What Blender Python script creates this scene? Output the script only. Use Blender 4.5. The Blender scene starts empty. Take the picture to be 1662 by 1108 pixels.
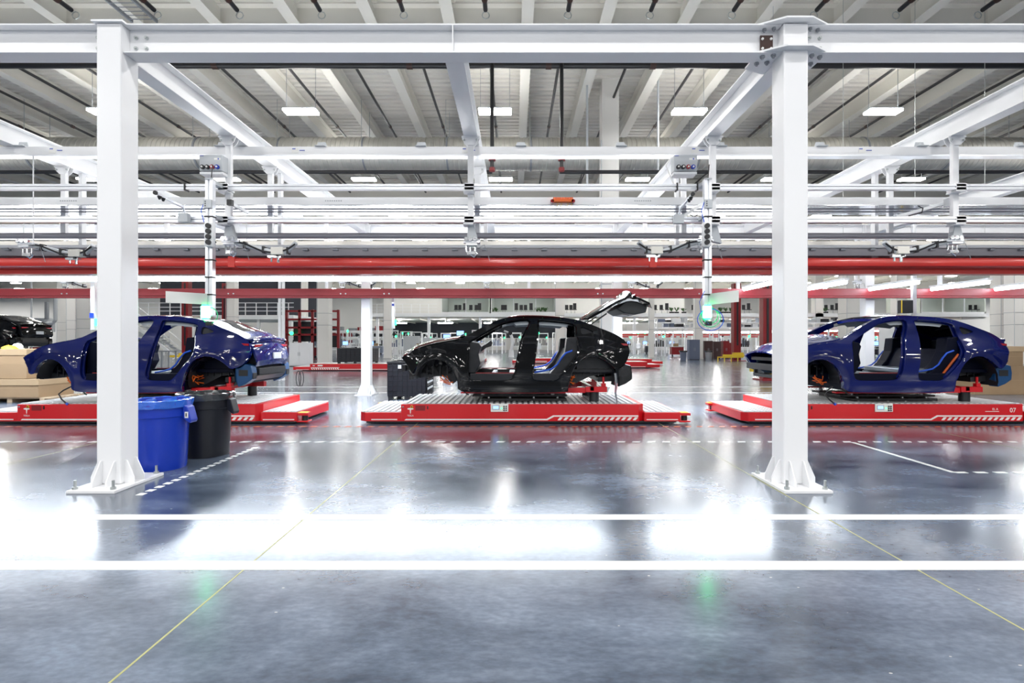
import bpy, math, random
from mathutils import Vector, Matrix
from mathutils.geometry import delaunay_2d_cdt
random.seed(7)
S = bpy.context.scene
COL = S.collection
# ------------------------------------------------------------------ camera, world, exposure
F, CX, CY, H = 840.0, 835.0, 554.0, 1.5
cam = bpy.data.cameras.new('camera'); co = bpy.data.objects.new('camera', cam); COL.objects.link(co)
cam.sensor_width = 36.0; cam.lens = 36.0 * F / 1662; cam.shift_x = -(CX - 831) / 1662; cam.shift_y = 0
cam.clip_end = 400; cam.clip_start = 0.05
co.location = (0, 0, H); co.rotation_euler = (math.pi / 2, 0, 0); S.camera = co
W = bpy.data.worlds.new('hall_ambient_fill'); S.world = W; W.use_nodes = True
W.node_tree.nodes['Background'].inputs[0].default_value = (0.90, 0.95, 1.0, 1)
W.node_tree.nodes['Background'].inputs[1].default_value = 0.13  # even ambient fill added for the unseen rest of the hall
S.view_settings.view_transform = 'Standard'; S.view_settings.look = 'None'
S.view_settings.exposure = 0.62; S.view_settings.gamma = 1; S.view_settings.use_curve_mapping = False
CEIL_E, LED_E = 48.0, 15.0          # radiance of the lamps themselves

# ------------------------------------------------------------------ materials
def mat(name, col, rough=0.5, metal=0.0, emit=None, es=0, coat=0, bump=None, var=None, spec=None, alpha=None, trans=0):
    m = bpy.data.materials.new(name); m.use_nodes = True
    nt = m.node_tree; b = nt.nodes['Principled BSDF']
    b.inputs['Base Color'].default_value = (*col, 1); b.inputs['Roughness'].default_value = rough
    b.inputs['Metallic'].default_value = metal
    if spec is not None: b.inputs['Specular IOR Level'].default_value = spec
    if coat: b.inputs['Coat Weight'].default_value = coat; b.inputs['Coat Roughness'].default_value = 0.04
    if trans: b.inputs['Transmission Weight'].default_value = trans
    if alpha is not None: b.inputs['Alpha'].default_value = alpha
    if emit: b.inputs['Emission Color'].default_value = (*emit, 1); b.inputs['Emission Strength'].default_value = es
    if var or bump:
        tc = nt.nodes.new('ShaderNodeTexCoord')
        n = nt.nodes.new('ShaderNodeTexNoise'); nt.links.new(tc.outputs['Object'], n.inputs['Vector'])
        n.inputs['Scale'].default_value = (var or bump)[1]; n.inputs['Detail'].default_value = 5
        if var:
            r = nt.nodes.new('ShaderNodeMix'); r.data_type = 'RGBA'
            nt.links.new(n.outputs['Fac'], r.inputs['Factor'])
            r.inputs[6].default_value = (*[c * (1 - var[0]) for c in col], 1)
            r.inputs[7].default_value = (*[min(1, c * (1 + var[0])) for c in col], 1)
            nt.links.new(r.outputs[2], b.inputs['Base Color'])
        if bump:
            bp = nt.nodes.new('ShaderNodeBump'); bp.inputs['Strength'].default_value = bump[0]; bp.inputs['Distance'].default_value = 0.01
            nt.links.new(n.outputs['Fac'], bp.inputs['Height']); nt.links.new(bp.outputs[0], b.inputs['Normal'])
    return m
M = dict(
    white=mat('white_paint', (.80, .82, .84), .32, var=(.03, 3)),
    steel=mat('white_steel', (.80, .81, .83), .3, var=(.03, 2)),
    offw=mat('off_white_paint', (.78, .77, .74), .6, var=(.03, .6)),
    cream=mat('cream_paint', (.78, .76, .70), .6, var=(.04, .6)),
    deck=mat('roof_deck', (.70, .685, .64), .6, var=(.06, .4)),
    duct=mat('galvanised_duct', (.60, .59, .54), .35, .55, var=(.1, 2)),
    alu=mat('aluminium', (.78, .80, .84), .28, .7),
    mirror=mat('polished_soffit', (.80, .82, .88), .10, .95, var=(.06, 1.5)),
    greyrail=mat('grey_rail', (.36, .35, .38), .4, .3),
    grey=mat('grey_metal', (.30, .32, .35), .4, .4),
    lgrey=mat('light_grey_plastic', (.50, .53, .56), .45),
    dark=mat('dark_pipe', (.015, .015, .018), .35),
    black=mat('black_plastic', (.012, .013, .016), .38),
    blackr=mat('charcoal_plastic', (.006, .0075, .013), .42, var=(.2, 8)),
    red=mat('red_enamel', (.62, .006, .012), .28, coat=.4),
    redbeam=mat('red_beam', (.62, .03, .022), .3, coat=.3, var=(.05, 2)),
    beam2=mat('dark_red_beam', (.26, .022, .030), .42, var=(.08, 2)),
    maroon=mat('maroon_steel', (.22, .008, .012), .35),
    orange=mat('orange_cable', (.75, .13, .01), .45),
    blue=mat('blue_plastic', (.003, .035, .42), .32),
    bag=mat('blue_bag_film', (.02, .12, .60), .15, bump=(.8, 18), coat=.5),
    bbag=mat('black_bag_film', (.03, .035, .04), .12, bump=(.8, 18), coat=.8),
    harness=mat('blue_harness', (.01, .09, .62), .4),
    yellow=mat('yellow_paint', (.70, .50, .03), .45),
    green=mat('green_lamp', (.05, .9, .35), .3, emit=(.10, 1.0, .35), es=9),
    greens=mat('green_signal', (.05, .9, .35), .3, emit=(.03, 1.0, .25), es=3),
    gcable=mat('green_lit_cable', (.03, .55, .25), .4),
    lamp=mat('lamp_diffuser', (.9, .9, .9), .5, emit=(1, .98, .95), es=CEIL_E),
    lamp2=mat('bay_lamp_diffuser', (.9, .9, .9), .5, emit=(1, .98, .95), es=60),
    upl=mat('uplight_fill', (.9, .9, .9), .5, emit=(1, .98, .94), es=22),
    led=mat('led_diffuser', (.9, .9, .9), .5, emit=(.84, .92, 1.0), es=LED_E),
    fled=mat('far_led_diffuser', (.9, .9, .9), .5, emit=(.95, .98, 1.0), es=6),
    card=mat('cardboard', (.27, .18, .10), .8, var=(.1, 3)),
    cardd=mat('cardboard_edge', (.34, .24, .14), .8),
    wood=mat('pallet_wood', (.40, .30, .20), .8, var=(.2, 4)),
    plate=mat('ribbed_plate', (.74, .75, .76), .4, .3, var=(.06, 12)),
    chrome=mat('chrome', (.8, .82, .85), .12, 1.0),
    bolt=mat('zinc_bolt', (.52, .55, .55), .35, .8),
    shim=mat('brown_shim_plate', (.045, .018, .014), .5),
    screen=mat('screen', (.02, .05, .2), .2, emit=(.25, .45, 1.0), es=1.6),
    bwall=mat('office_wall', (.62, .66, .60), .7),
    wall=mat('white_wall', (.74, .74, .72), .7, var=(.03, .3)),
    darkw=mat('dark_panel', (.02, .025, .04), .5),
    paintb=mat('blue_car_paint', (.0007, .006, .10), .25, .0, coat=1.0, spec=.05),
    paintk=mat('black_car_paint', (.0012, .0014, .0022), .2, .0, coat=1.0, spec=.0),
    primer=mat('blue_primer', (.005, .06, .18), .35, .2, coat=.4),
    inner=mat('dark_inner_panel', (.004, .005, .009), .3, .0, coat=.4, bump=(.5, 9)),
    innerb=mat('dark_blue_inner_panel', (.0008, .0022, .012), .5, spec=.12),
    apron=mat('teal_apron_panel', (.003, .028, .06), .4),
    liner=mat('dark_liner', (.010, .013, .018), .45),
    silver=mat('bare_floor_panel', (.35, .40, .46), .3, .6, bump=(.5, 8)),
    headl=mat('grey_roof_inner', (.36, .40, .44), .5),
    glass=mat('tinted_glass', (.02, .021, .025), .04, .0, coat=1.0),
    lens=mat('red_lens', (.35, .004, .012), .15, coat=1),
    brown=mat('brown_cabinet', (.055, .025, .025), .45),
    slate=mat('slate_cabinet', (.13, .16, .24), .45),
    leaf=mat('leaf', (.03, .09, .02), .6),
    paper=mat('paper_label', (.80, .80, .78), .6),
    lab2=mat('label_print', (.10, .14, .5), .6),
    line=mat('floor_line_paint', (.84, .85, .84), .35, coat=.3),
    joint=mat('joint_filler', (.36, .36, .14), .4),
    skin=mat('skin', (.5, .3, .22), .6),
)
# polished concrete floor
fm = bpy.data.materials.new('polished_concrete'); fm.use_nodes = True
nt = fm.node_tree; b = nt.nodes['Principled BSDF']; N = nt.nodes.new; L = nt.links.new
tc = N('ShaderNodeTexCoord'); mp = N('ShaderNodeMapping'); L(tc.outputs['Object'], mp.inputs[0])
n1 = N('ShaderNodeTexNoise'); n1.inputs['Scale'].default_value = .8; n1.inputs['Detail'].default_value = 8; n1.inputs['Roughness'].default_value = .66; n1.inputs['Distortion'].default_value = .25; mp.inputs['Scale'].default_value = (.7, 1.3, 1)
n2 = N('ShaderNodeTexNoise'); n2.inputs['Scale'].default_value = 26; n2.inputs['Detail'].default_value = 6
n3 = N('ShaderNodeTexVoronoi'); n3.inputs['Scale'].default_value = 5.5
for q in (n1, n2, n3): L(mp.outputs[0], q.inputs['Vector'])
cr = N('ShaderNodeValToRGB'); cr.color_ramp.elements[0].position = .34; cr.color_ramp.elements[1].position = .70; cr.color_ramp.interpolation = 'EASE'
cr.color_ramp.elements[0].color = (.030, .046, .075, 1); cr.color_ramp.elements[1].color = (.17, .215, .29, 1)
L(n1.outputs['Fac'], cr.inputs[0])
mx = N('ShaderNodeMix'); mx.data_type = 'RGBA'; mx.blend_type = 'MULTIPLY'; mx.inputs['Factor'].default_value = .55
L(cr.outputs[0], mx.inputs[6]); L(n2.outputs['Color'], mx.inputs[7])
g = N('ShaderNodeValToRGB'); g.color_ramp.elements[0].position = .35; g.color_ramp.elements[1].position = .65
g.color_ramp.elements[0].color = (.62, .62, .62, 1); g.color_ramp.elements[1].color = (1.15, 1.15, 1.15, 1); L(n2.outputs['Fac'], g.inputs[0]); L(g.outputs[0], mx.inputs[7])
sp = N('ShaderNodeMath'); sp.operation = 'LESS_THAN'; sp.inputs[1].default_value = .035; L(n3.outputs['Distance'], sp.inputs[0])
mx2 = N('ShaderNodeMix'); mx2.data_type = 'RGBA'; L(sp.outputs[0], mx2.inputs['Factor']); L(mx.outputs[2], mx2.inputs[6]); mx2.inputs[7].default_value = (.4, .42, .42, 1)
L(mx2.outputs[2], b.inputs['Base Color'])
mr = N('ShaderNodeMapRange'); mr.inputs[1].default_value = .3; mr.inputs[2].default_value = .7; mr.inputs[3].default_value = .19; mr.inputs[4].default_value = .262
L(n1.outputs['Fac'], mr.inputs[0]); L(mr.outputs[0], b.inputs['Roughness'])
b.inputs['IOR'].default_value = 1.62; b.inputs['Coat Weight'].default_value = .25; b.inputs['Coat Roughness'].default_value = .14
M['floor'] = fm

# ------------------------------------------------------------------ builders
def wl(o):
    v = Vector((0, 0, 0))
    while o: v += Vector(o.location); o = o.parent
    return v
def w(px, py, Y): return Vector(((px - CX) / F * Y, Y, H + (CY - py) / F * Y))
class MB:
    def __init__(s): s.v = []; s.f = []; s.m = []; s.c = []
    def chunks(s):
        out = []
        for (v0, f0, v1, f1) in s.c:
            c = MB(); c.v = s.v[v0:v1]; c.f = [tuple(i - v0 for i in f) for f in s.f[f0:f1]]; c.m = s.m[f0:f1]; out.append(c)
        return out
    def add(s, vs, fs, m=0):
        s.c.append((len(s.v), len(s.f), len(s.v) + len(vs), len(s.f) + len(fs)))
        k = len(s.v); s.v += [tuple(q) for q in vs]; s.f += [tuple(k + i for i in f) for f in fs]; s.m += [m] * len(fs); return s
    def box(s, x0, x1, y0, y1, z0, z1, m=0):
        return s.add([(x, y, z) for z in (z0, z1) for y in (y0, y1) for x in (x0, x1)],
                     [(0, 2, 3, 1), (4, 5, 7, 6), (0, 1, 5, 4), (2, 6, 7, 3), (0, 4, 6, 2), (1, 3, 7, 5)], m)
    def cyl(s, p, q, r, n=12, m=0, r2=None):
        p = Vector(p); q = Vector(q); d = (q - p).normalized(); r2 = r if r2 is None else r2
        a = d.orthogonal().normalized(); c = d.cross(a)
        vs = []
        for P, R in ((p, r), (q, r2)):
            for i in range(n):
                t = 2 * math.pi * i / n; vs.append(P + a * math.cos(t) * R + c * math.sin(t) * R)
        return s.add(vs, [(i, (i + 1) % n, n + (i + 1) % n, n + i) for i in range(n)] + [tuple(range(n))[::-1], tuple(range(n, 2 * n))], m)
    def tube(s, pts, r, n=8, m=0):
        pts = [Vector(p) for p in pts]; vs = []; K = len(pts); a = None
        for i, p in enumerate(pts):
            d = (pts[min(i + 1, K - 1)] - pts[max(i - 1, 0)]).normalized()
            a = d.orthogonal().normalized() if a is None else (a - d * a.dot(d)).normalized()
            c = d.cross(a)
            vs += [p + a * math.cos(2 * math.pi * j / n) * r + c * math.sin(2 * math.pi * j / n) * r for j in range(n)]
        fs = [(i * n + j, i * n + (j + 1) % n, (i + 1) * n + (j + 1) % n, (i + 1) * n + j) for i in range(K - 1) for j in range(n)]
        return s.add(vs, fs + [tuple(range(n))[::-1], tuple((K - 1) * n + j for j in range(n))], m)
    def prism(s, pts, ax, lo, hi, m=0):       # polygon extruded along axis: 'y' uses (x,z), 'z' uses (x,y), 'x' uses (y,z)
        A = sum(pts[i][0] * pts[(i + 1) % len(pts)][1] - pts[(i + 1) % len(pts)][0] * pts[i][1] for i in range(len(pts)))
        if (A < 0) != (ax == 'y'): pts = pts[::-1]
        mk = {'y': lambda p, t: (p[0], t, p[1]), 'z': lambda p, t: (p[0], p[1], t), 'x': lambda p, t: (t, p[0], p[1])}[ax]
        n = len(pts)
        return s.add([mk(p, lo) for p in pts] + [mk(p, hi) for p in pts],
                     [tuple(range(n))[::-1], tuple(range(n, 2 * n))] + [(i, (i + 1) % n, n + (i + 1) % n, n + i) for i in range(n)], m)
    def ibeam(s, ax, lo, hi, c, z0, z1, wd, tf=.02, tw=.014, m=0):
        for (a, b_, u, v) in ((-wd / 2, wd / 2, z0, z0 + tf), (-tw / 2, tw / 2, z0 + tf, z1 - tf), (-wd / 2, wd / 2, z1 - tf, z1)):
            if ax == 'x': s.box(lo, hi, c + a, c + b_, u, v, m)
            else: s.box(c + a, c + b_, lo, hi, u, v, m)
        return s
    def lathe(s, c, prof, n=36, m=0, wob=0):
        vs = []; K = len(prof)
        for k, (r, z) in enumerate(prof):
            for i in range(n):
                t = 2 * math.pi * i / n; q = wob * math.sin(9 * t + k) * (1 if wob else 0) + (random.uniform(-wob, wob) if wob else 0)
                vs.append((c[0] + (r + q) * math.cos(t), c[1] + (r + q) * math.sin(t), c[2] + z + q * .6))
        return s.add(vs, [(k * n + i, k * n + (i + 1) % n, (k + 1) * n + (i + 1) % n, (k + 1) * n + i) for k in range(K - 1) for i in range(n)], m)
    def make(s, name, mats, parent=None, smooth=False, origin=None, bevel=0, whole=False):
        stuff = False
        if parent is not None and 1 < len(s.c) and not whole:
            bb = []
            for (v0, f0, v1, f1) in s.c:
                vv = s.v[v0:v1]; bb.append(tuple(f(q[i] for q in vv) for f in (min, max) for i in range(3)))
            n = len(bb); par = list(range(n)); T = .012
            def fd(i):
                while par[i] != i: i = par[i]
                return i
            for i in range(n):
                for j in range(i + 1, n):
                    a, b_ = bb[i], bb[j]
                    if all(a[k] - T <= b_[k + 3] and b_[k] - T <= a[k + 3] for k in range(3)): par[fd(i)] = fd(j)
            cl = {}
            for i in range(n): cl.setdefault(fd(i), []).append(i)
            if 2 <= len(cl) <= 12:
                ch = s.chunks(); r = None
                for ids in cl.values():
                    c = MB()
                    for i in ids:
                        k = len(c.v); c.v += ch[i].v; c.f += [tuple(k + q for q in f) for f in ch[i].f]; c.m += ch[i].m
                    r = c.make(name, mats, parent, smooth, origin, bevel)
                return r
            stuff = len(cl) > 12
        me = bpy.data.meshes.new(name)
        o0 = wl(parent) if parent else Vector(origin or (0, 0, 0))
        me.from_pydata([(x - o0.x, y - o0.y, z - o0.z) for x, y, z in s.v], [], s.f)
        if isinstance(mats, str): mats = [mats]
        for k in mats: me.materials.append(M[k])
        me.polygons.foreach_set('material_index', s.m)
        if smooth:
            me.polygons.foreach_set('use_smooth', [True] * len(s.f)); me.update()
            try: me.set_sharp_from_angle(angle=math.radians(38))
            except Exception: pass
        me.update(); o = bpy.data.objects.new(name, me); COL.objects.link(o)
        if parent: o.parent = parent
        else: o.location = o0
        if stuff: o['kind'] = 'stuff'
        if bevel:
            bm = o.modifiers.new('bevel', 'BEVEL'); bm.width = bevel; bm.segments = 2; bm.limit_method = 'ANGLE'
        return o
def split(q, name, mats, parent, **kw):
    res = []
    for c in q.chunks():
        res.append(c.make(name, mats, parent, **kw))
    return res
def tag(o, label=None, cat=None, group=None, kind=None):
    if label: o['label'] = label
    if cat: o['category'] = cat
    if group: o['group'] = group
    if kind: o['kind'] = kind
    return o
def root(name, loc, label, cat, group=None):
    o = bpy.data.objects.new(name, None); COL.objects.link(o); o.location = loc; o.empty_display_size = .1
    return tag(o, label, cat, group)
def copy_tree(o, parent=None):
    c = o.copy(); COL.objects.link(c)
    if parent: c.parent = parent
    for ch in list(o.children): copy_tree(ch, c)
    return c
_o = 'first second third fourth fifth sixth seventh eighth ninth'.split()
ORD = _o + 'tenth eleventh twelfth thirteenth fourteenth fifteenth sixteenth seventeenth eighteenth nineteenth'.split()
for a_, b_ in (('twenty', 'twentieth'), ('thirty', 'thirtieth'), ('forty', 'fortieth'), ('fifty', 'fiftieth'), ('sixty', 'sixtieth'), ('seventy', 'seventieth'), ('eighty', 'eightieth')): ORD += [b_] + [a_ + '-' + q_ for q_ in _o]
def text(name, s_, size, loc, parent, m, ext=.001, align='CENTER'):
    c = bpy.data.curves.new(name, 'FONT'); c.body = s_; c.size = size; c.extrude = ext; c.align_x = align; c.materials.append(M[m])
    tmp = bpy.data.objects.new('tmp', c); COL.objects.link(tmp); bpy.context.view_layer.update()
    me = bpy.data.meshes.new_from_object(tmp); bpy.data.objects.remove(tmp)
    o = bpy.data.objects.new(name, me); COL.objects.link(o); o.parent = parent
    o.location = Vector(loc) - wl(parent); o.rotation_euler = (math.pi / 2, 0, 0); return o

# ------------------------------------------------------------------ setting: floor, walls, roof
ZJ, ZD = 9.66, 10.22
floor = tag(MB().box(-112, 112, -22, 131, -.2, 0).make('floor', 'floor'), kind='structure')
for Y0, Y1 in ((4.36, 4.485), (3.40, 3.535), (15.1, 15.25), (17.0, 17.15)):
    MB().box(-40 if Y0 > 10 else -16, 40 if Y0 > 10 else 16, Y0, Y1, 0, .002).make('painted_line', 'line', floor)
m_ = MB()
x = -14.0
while x < 16: m_.prism([(x, 7.70), (x + .115, 7.70), (x + .145, 7.78), (x + .03, 7.78)], 'z', 0, .0025); x += .225
m_.make('dashed_line', 'line', floor)
m_ = MB(); x = -14.0
while x < 16: m_.prism([(x, 9.1), (x + .10, 9.1), (x + .13, 9.16), (x + .03, 9.16)], 'z', 0, .0025); x += .2
m_.make('orange_dashed_line', 'orange', floor)
m_ = MB(); y = 5.05
while y < 7.3: m_.box(-3.70, -3.63, y, y + .07, 0, .0025); y += .13
m_.make('dashed_line', 'line', floor)
m_ = MB(); y = 5.94
while y < 7.68: m_.prism([(5.0, y), (5.06, y - .03), (5.06, y + .10), (5.0, y + .13)], 'z', 0, .0025); y += .15
x = 5.05
while x < 8: m_.box(x, x + .13, 5.90, 5.96, 0, .0025); x += .225
m_.make('dashed_line', 'line', floor)
for X in (-10.6, -6.2, -1.78, 2.65, 7.05, 11.4):
    MB().box(X - .006, X + .006, -5, 40, 0, .001).make('floor_joint', 'joint', floor)
# fluted roof deck
m_ = MB(); Yr = 9.0; prof = [(Yr, ZD)]; y = 9.0
while y < 75:
    prof += [(y + .10, ZD), (y + .13, ZD + .07), (y + .27, ZD + .07), (y + .30, ZD)]; y += .30
prof += [(131, ZD)]
vs = []
for (yy, zz) in prof: vs += [(-112, yy, zz), (112, yy, zz)]
m_.add(vs, [(2 * i, 2 * i + 1, 2 * i + 3, 2 * i + 2) for i in range(len(prof) - 1)])
m_.box(-112, 112, -6, 9.0, ZD, ZD + .1); m_.box(-112, 112, 9, 131, ZD + .1, ZD + .2)
ceiling = tag(m_.make('ceiling', 'deck'), kind='structure')
jm = None
for i in range(-27, 29):
    X = .33 + 2.0 * i
    if jm is None:
        o = MB().ibeam('y', -5, 89.9, 0, ZJ, ZD, .30, .03, .03).make('joist', 'cream', ceiling); jm = o.data
    else:
        o = bpy.data.objects.new('joist', jm); COL.objects.link(o); o.parent = ceiling
    o.location = (X, 0, 0)
for Y in (13.5, 28.0, 43.2, 58.4, 73.6):
    MB().ibeam('x', -111, 111, Y, 9.05, ZD, .42, .05, .06).make('girder', 'cream', ceiling)
tag(MB().box(-112, 112, 90, 90.3, 0, ZD).make('wall_back', 'wall'), kind='structure')
wlft = tag(MB().box(-112, -111.7, -22, 131, 0, ZD).make('wall_left', 'wall'), kind='structure')
tag(MB().box(111.7, 112, -22, 131, 0, ZD).make('wall_right', 'wall'), kind='structure')
for Y in range(40, 88, 9): MB().box(-111.7, -111.2, Y, Y + .5, 0, ZD).make('pilaster', 'wall', wlft)

# ------------------------------------------------------------------ ceiling lights
lp = None
for Yb in (-17.5, -24.2, -31.0):
    for k in range(-5, 6):
        al = bpy.data.lights.new('roof_lamp', 'AREA'); al.shape = 'RECTANGLE'; al.size = 1.0; al.size_y = .34; al.energy = 270; al.color = (1, .98, .95)
        ao = bpy.data.objects.new('roof_lamp', al); COL.objects.link(ao); ao.location = (-.6 + 6 * k, Yb, 8.57)
rows = [-10.8, -4.1, 2.6, 9.3, 16.0, 22.7, 29.4, 36.1, 42.8, 49.5, 56.2, 62.9, 69.6, 76.3, 83.0]
ROWN = {16.0: 'nearest visible row, above the front beam', 22.7: 'second row, just under the round duct'}
for ri, Y in enumerate(rows):
    k0 = int(max(18, abs(Y) * 1.03) // 6) + 1
    vis = [k for k in range(-k0, k0 + 1) if abs(-.6 + 6 * k) < Y * .99]
    for k in range(-k0, k0 + 1):
        X = -.6 + 6.0 * k; Z = 8.57
        if ri < 4 or k not in vis:
            if ri < 4 or ri % 2 == 0:
                al = bpy.data.lights.new('roof_lamp', 'AREA'); al.shape = 'RECTANGLE'; al.size = 1.0; al.size_y = .34
                al.energy = 135 * (1 if ri < 4 else (1.8 if Y < 45 else 4)); al.color = (1, .98, .95)
                ao = bpy.data.objects.new('roof_lamp', al); COL.objects.link(ao); ao.location = (X, Y, Z)
            continue
        if lp is None:
            t = root('ceiling_light', (X, Y, Z), '', 'ceiling light')
            MB().box(X - .5, X + .5, Y - .17, Y + .17, Z, Z + .06).make('diffuser', 'lamp', t)
            MB().box(X - .51, X + .51, Y - .18, Y + .18, Z + .061, Z + .10).make('housing', 'white', t)
            MB().box(X - .42, X + .42, Y - .13, Y + .13, Z + .10, Z + .108).make('uplight', 'upl', t)
            h = MB()
            for dx in (-.45, .45): h.cyl((X + dx, Y, Z + .1), (X + dx, Y, ZD), .008, 5)
            h.make('hanger_wire', 'grey', t); lp = t
        else:
            t = copy_tree(lp); t.location = (X, Y, Z)
        if k in vis:
            j = vis.index(k)
            t['label'] = f'bright rectangular ceiling light, {ORD[min(j,38)]} from the left in the {ORD[ri-4]} row'
        else:
            t['label'] = 'bright rectangular ceiling light in the rows outside the picture'
        t['group'] = 'hanging roof lights'

# ------------------------------------------------------------------ roof services
d = MB(); n = 28; X = -30.0; dy, dz, dr = 18.6, 8.22, .56; k = 0; rings = []
while X < 31: rings.append((X, dr)); rings.append((X + .10, dr)); rings.append((X + .115, dr + .02)); rings.append((X + .15, dr + .02)); X += .165
vs = []
for (x, r) in rings: vs += [(x, dy + r * math.cos(2 * math.pi * i / n), dz + r * math.sin(2 * math.pi * i / n)) for i in range(n)]
d.add(vs, [(q * n + i, q * n + (i + 1) % n, (q + 1) * n + (i + 1) % n, (q + 1) * n + i) for q in range(len(rings) - 1) for i in range(n)])
dt = root('air_duct', (0, dy, dz), 'long round spiral-ribbed air duct under the roof running across the whole picture', 'duct')
d.make('duct_tube', 'duct', dt, smooth=True)
for x in [i * 2.95 - 26 for i in range(19)]:
    q = MB().cyl((x, dy, dz), (x + .06, dy, dz), dr + .035, 28, 0)
    q.cyl((x, dy - .5, dz), (x, dy - .5, ZJ + .3), .012, 5, 1).cyl((x, dy + .5, dz), (x, dy + .5, ZJ + .3), .012, 5, 1)
    q.make('hanger_band', ['grey', 'bolt'], dt)
p = root('sprinkler_main', (0, 14.9, 9.45), 'thick black sprinkler main just below the near white cross beam', 'pipe')
MB().cyl((-26, 14.9, 9.45), (26, 14.9, 9.45), .095, 12).make('pipe', 'dark', p, smooth=True)
for x in (-11.5, -8.7, -3.1, .9, 3.9, 7.4): MB().cyl((x, 14.9, 9.45), (x + .16, 14.9, 9.45), .115, 12).make('coupling', 'shim', p, smooth=True)
for i in range(-11, 12):
    x = -.7 + 2.0 * i
    q = MB().cyl((x, 13.8, 9.62), (x, 27.6, 9.62), .045, 8); t = q.make('sprinkler_branch', 'dark', origin=(x, 13.3, 9.62))
    side = f'{ORD[abs(i)-1]} to the {"right" if i>0 else "left"} of the centre one' if i else 'in the centre, above the white hoist'
    tag(t, f'black sprinkler branch pipe, {side.replace(", above the white hoist","")}', 'pipe', 'sprinkler branches')
    MB().cyl((x, 14.3, 9.62), (x, 14.42, 9.62), .06, 8).cyl((x, 19.5, 9.62), (x, 19.62, 9.62), .06, 8).make('coupling', 'shim', t)
    q = MB().cyl((x, 4, 9.5), (x, 12.5, 9.5), .055, 8); t = q.make('sprinkler_branch', 'dark', origin=(x, 4, 9.62))
    tag(t, f'short sprinkler pipe at the top edge, {side.replace(", above the white hoist","")}', 'pipe', 'near sprinkler branches')
    MB().cyl((x, 12.0, 9.5), (x, 12.14, 9.5), .075, 8).make('coupling', 'shim', t)
    MB().tube([(x + .09 * math.cos(a / 8 * 2 * math.pi), 12.62, 9.45 + .09 * math.sin(a / 8 * 2 * math.pi)) for a in range(9)], .012, 5).make('hanger_ring', 'bolt', t)
    q = MB().cyl((x, 21.5, 9.4), (x, 27.4, 9.4), .05, 8)
    if i % 2 == 0:
        t = q.make('cable_conduit', 'dark', origin=(x, 21.5, 9.4)); tag(t, f'dark conduit behind the duct, {side.replace(", above the white hoist","")}', 'conduit', 'conduits behind the duct')
pz = 1.5 + (554 - 279) / 840 * 14.9
p = root('sprinkler_cross_main', (0, 14.9, pz), 'thin black horizontal pipe below the round duct, fed by two drop pipes', 'pipe')
for (a, c, s_) in ((-25, -.64, -1), (1.3, 25, 1)): MB().cyl((a, 14.9, pz), (c, 14.9, pz), .055, 8).make('pipe', 'dark', p)
for px_, wd in ((799, 'left'), (911, 'right')):
    x = (px_ - CX) / F * 14.9
    t = root('drop_pipe', (x, 14.8, pz), f'vertical black drop pipe with red valve, the {wd} one of the two by the centre', 'pipe')
    MB().cyl((x, 14.78, pz), (x, 14.78, 9.45), .055, 10).make('pipe', 'dark', t, smooth=True)
    MB().cyl((x, 14.78, pz + .28), (x, 14.78, pz + .50), .10, 10).box(x - .05, x + .16, 14.70, 14.86, pz + .36, pz + .42).make('valve', 'maroon', t)
    MB().cyl((x, 14.78, pz - .02), (x, 14.78, pz + .08), .085, 8).make('elbow', 'maroon', t)
for i, (px_, y0, y1, Y) in enumerate([(953, 98, 305, 16.5), (1068, 98, 325, 16.5)]):
    x = (px_ - CX) / F * Y
    tag(MB().cyl((x, Y, w(0, y1, Y).z), (x, Y, ZD), .035, 8).make('conduit_drop', 'lgrey', origin=(x, Y, 6)), f'thin vertical grey conduit hanging {"left" if i==0 else "right"} of the tall centre column', 'conduit')
t = root('cable_tray', (-8.5, 11, 9.3), 'wire mesh cable tray under the roof at the upper left corner', 'cable tray')
q = MB()
for dx in (-.3, .3): q.box(-9.0 + dx - .02, -9.0 + dx + .02, 6, 12.6, 9.25, 9.33)
for i in range(44): q.box(-9.3, -8.7, 6 + i * .15, 6.02 + i * .15, 9.25, 9.26)
q.make('tray_rungs', 'grey', t)
for dy_ in (7, 9, 11): MB().cyl((-9.3, dy_, 9.3), (-9.3, dy_, ZD), .01, 5).cyl((-8.7, dy_, 9.3), (-8.7, dy_, ZD), .01, 5).make('hanger', 'bolt', t)
# tall building columns
def bcol(px_, Y, wd, label, y0=0, mt='offw', depth=None, top=None):
    x = (px_ - CX) / F * Y; dp = depth or wd; globals().setdefault('COLX', []).append((x, Y))
    t = root('building_column', (x, Y + dp / 2, 0), label, 'column')
    MB().box(x - wd / 2, x + wd / 2, Y, Y + dp, 0, top or ZD).make('shaft', mt, t)
    MB().box(x - wd / 2 - .02, x + wd / 2 + .02, Y - .02, Y + dp + .02, 0, .12).make('base', mt, t)
    MB().cyl((x - wd / 2 - .03, Y - .02, .5), (x - wd / 2 - .03, Y - .02, (top or ZD) * .8), .018, 6).make('conduit', 'lgrey', t)
    for zz in (2.6, 3.4): MB().box(x - wd / 2 - .012, x + wd / 2 + .012, Y - .012, Y + dp + .01, zz, zz + .025).make('strap', 'grey', t)
COLS = []
bcol(991, 17.2, .56, 'tall cream building column right of centre rising to the roof')
bcol(524, 35, .75, 'wide white building column behind the red carrier on the far left line')
bcol(628, 47, .60, 'slim white building column right of the grey far column')
bcol(479 + 14, 52, .50, 'slim white column left of the wide white one, beside the white cabinet')
bcol(909, 38, .62, 'white column seen through the rear door of the black car body')
bcol(1058, 48, .45, 'slim white column just right of the raised tailgate')
bcol(1135, 43.4, .62, 'white column behind the slate grey cabinet')
bcol(1387, 35, 1.0, 'broad white column behind the front pillar of the right blue car')
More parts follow.
